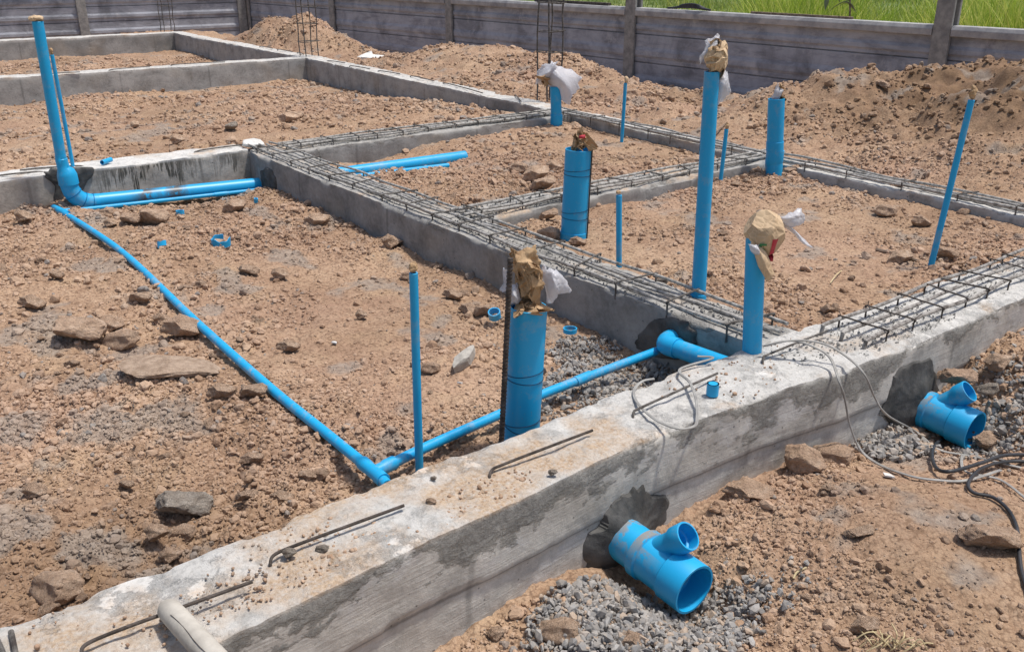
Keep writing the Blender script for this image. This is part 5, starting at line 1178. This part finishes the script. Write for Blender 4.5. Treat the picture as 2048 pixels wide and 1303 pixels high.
mb = MB(); mb.box((0, 0, 0), (.03, 1.1, .02)); o = mb.build('batten', M['wood'], None, False, .003); o.location = (7.52, PX(1600, 24, 7.52)[1], .502); tag(o, 'thin dark batten lying on the coping behind the tallest pipe', 'batten')
def stick_(a, b, r, label, m_='wood', name='stick', up=.008):
    A, B = on_ground(*a), on_ground(*b); up = np.array([0, 0, up]); mb = MB(); mb.tube(smooth_path([A+up, (A+B)/2+up*1.4+rng.normal(size=3)*.003, B+up], 4), r, 6); return tag(mb.build(name, M[m_]), label, name.replace('_', ' '))
stick_((1752, 503), (1840, 528), .007, 'dark stick lying left of the leaning thin pipe')
stick_((1430, 275), (1478, 236), .006, 'dark twig leaning beside the short thin pipe', up=.03)
stick_((1586, 1162), (1612, 1140), .0022, 'pale straw in the yard beside the small stones', 'straw', 'straw')
stick_((1660, 570), (1683, 545), .002, 'thin green-brown straw on the right plot', 'straw', 'straw')
root = None; V = MB()
for i in range(20):
    a = on_ground(1765+rng.normal()*22, 1298+rng.normal()*7); an = rng.uniform(-.5, 2.2); L = rng.uniform(.015, .06); mb = V
    mb.tube(smooth_path([a+np.array([0, 0, .003]), a+Rw*math.cos(an)*L*.5+np.array([0, 0, .012+rng.random()*.02]), a+Rw*math.cos(an)*L+Dw*math.sin(an)*L+np.array([0, 0, .006+rng.random()*.025])], 4), .0013, 5)
tag(V.build('dry_weed', M['straw']), 'dry yellow weed with its roots at the bottom edge of the yard', 'dry weed')
def flake(px, py, w, label, z=None):
    p = on_ground(px, py) if z is None else P(px, py, z); r = w*.5*sc(p); mb = MB(); n = 7; an = sorted(rng.uniform(0, 6.28, n)); V = [(r*math.cos(a), r*.5*math.sin(a), .002) for a in an]+[(r*math.cos(a), r*.5*math.sin(a), .006) for a in an]
    mb.add(V, [tuple(range(n))[::-1], tuple(range(n, 2*n))]+[(k, (k+1) % n, n+(k+1) % n, n+k) for k in range(n)]); o = mb.build('flake', M['film'] if False else M['board'], None, False); o.location = (p[0], p[1], p[2]+.004); o.rotation_euler = (.15, .2, rng.uniform(0, 3)); return tag(o, label, 'flake')
flake(668, 690, 24, 'white plaster flake in the open near plot'); flake(1772, 955, 38, 'clear pale flake in the yard beside the grey cable'); flake(920, 770, 14, 'tiny pale chip below the concrete chunk')
# soil crumbs lying on the front beam
k = 2600; x = rng.uniform(.1, 2.1, k); y = rng.uniform(1.245, 1.435, k); w_ = np.interp(x, [.1, .4, .8, 1.05, 1.3, 2.1], [.25, .6, 1, .9, .3, .08]); kk = rng.random(k) < w_*np.clip(.4+1.5*vnoise(x*7, y*7), 0, 1); x, y = x[kk], y[kk]
pos = np.stack([x, y, np.full(len(x), .0005)], -1)
tag(scatter_mesh('soil_crumbs', pos, rng.uniform(.0016, .0048, len(x))*rng.choice([1, 1.6], len(x), p=[.9, .1]), S12, M['crumb'], True, .3), 'orange soil crumbs spilled on the front beam top', 'soil', kind='stuff')

SC.render.engine = 'CYCLES'
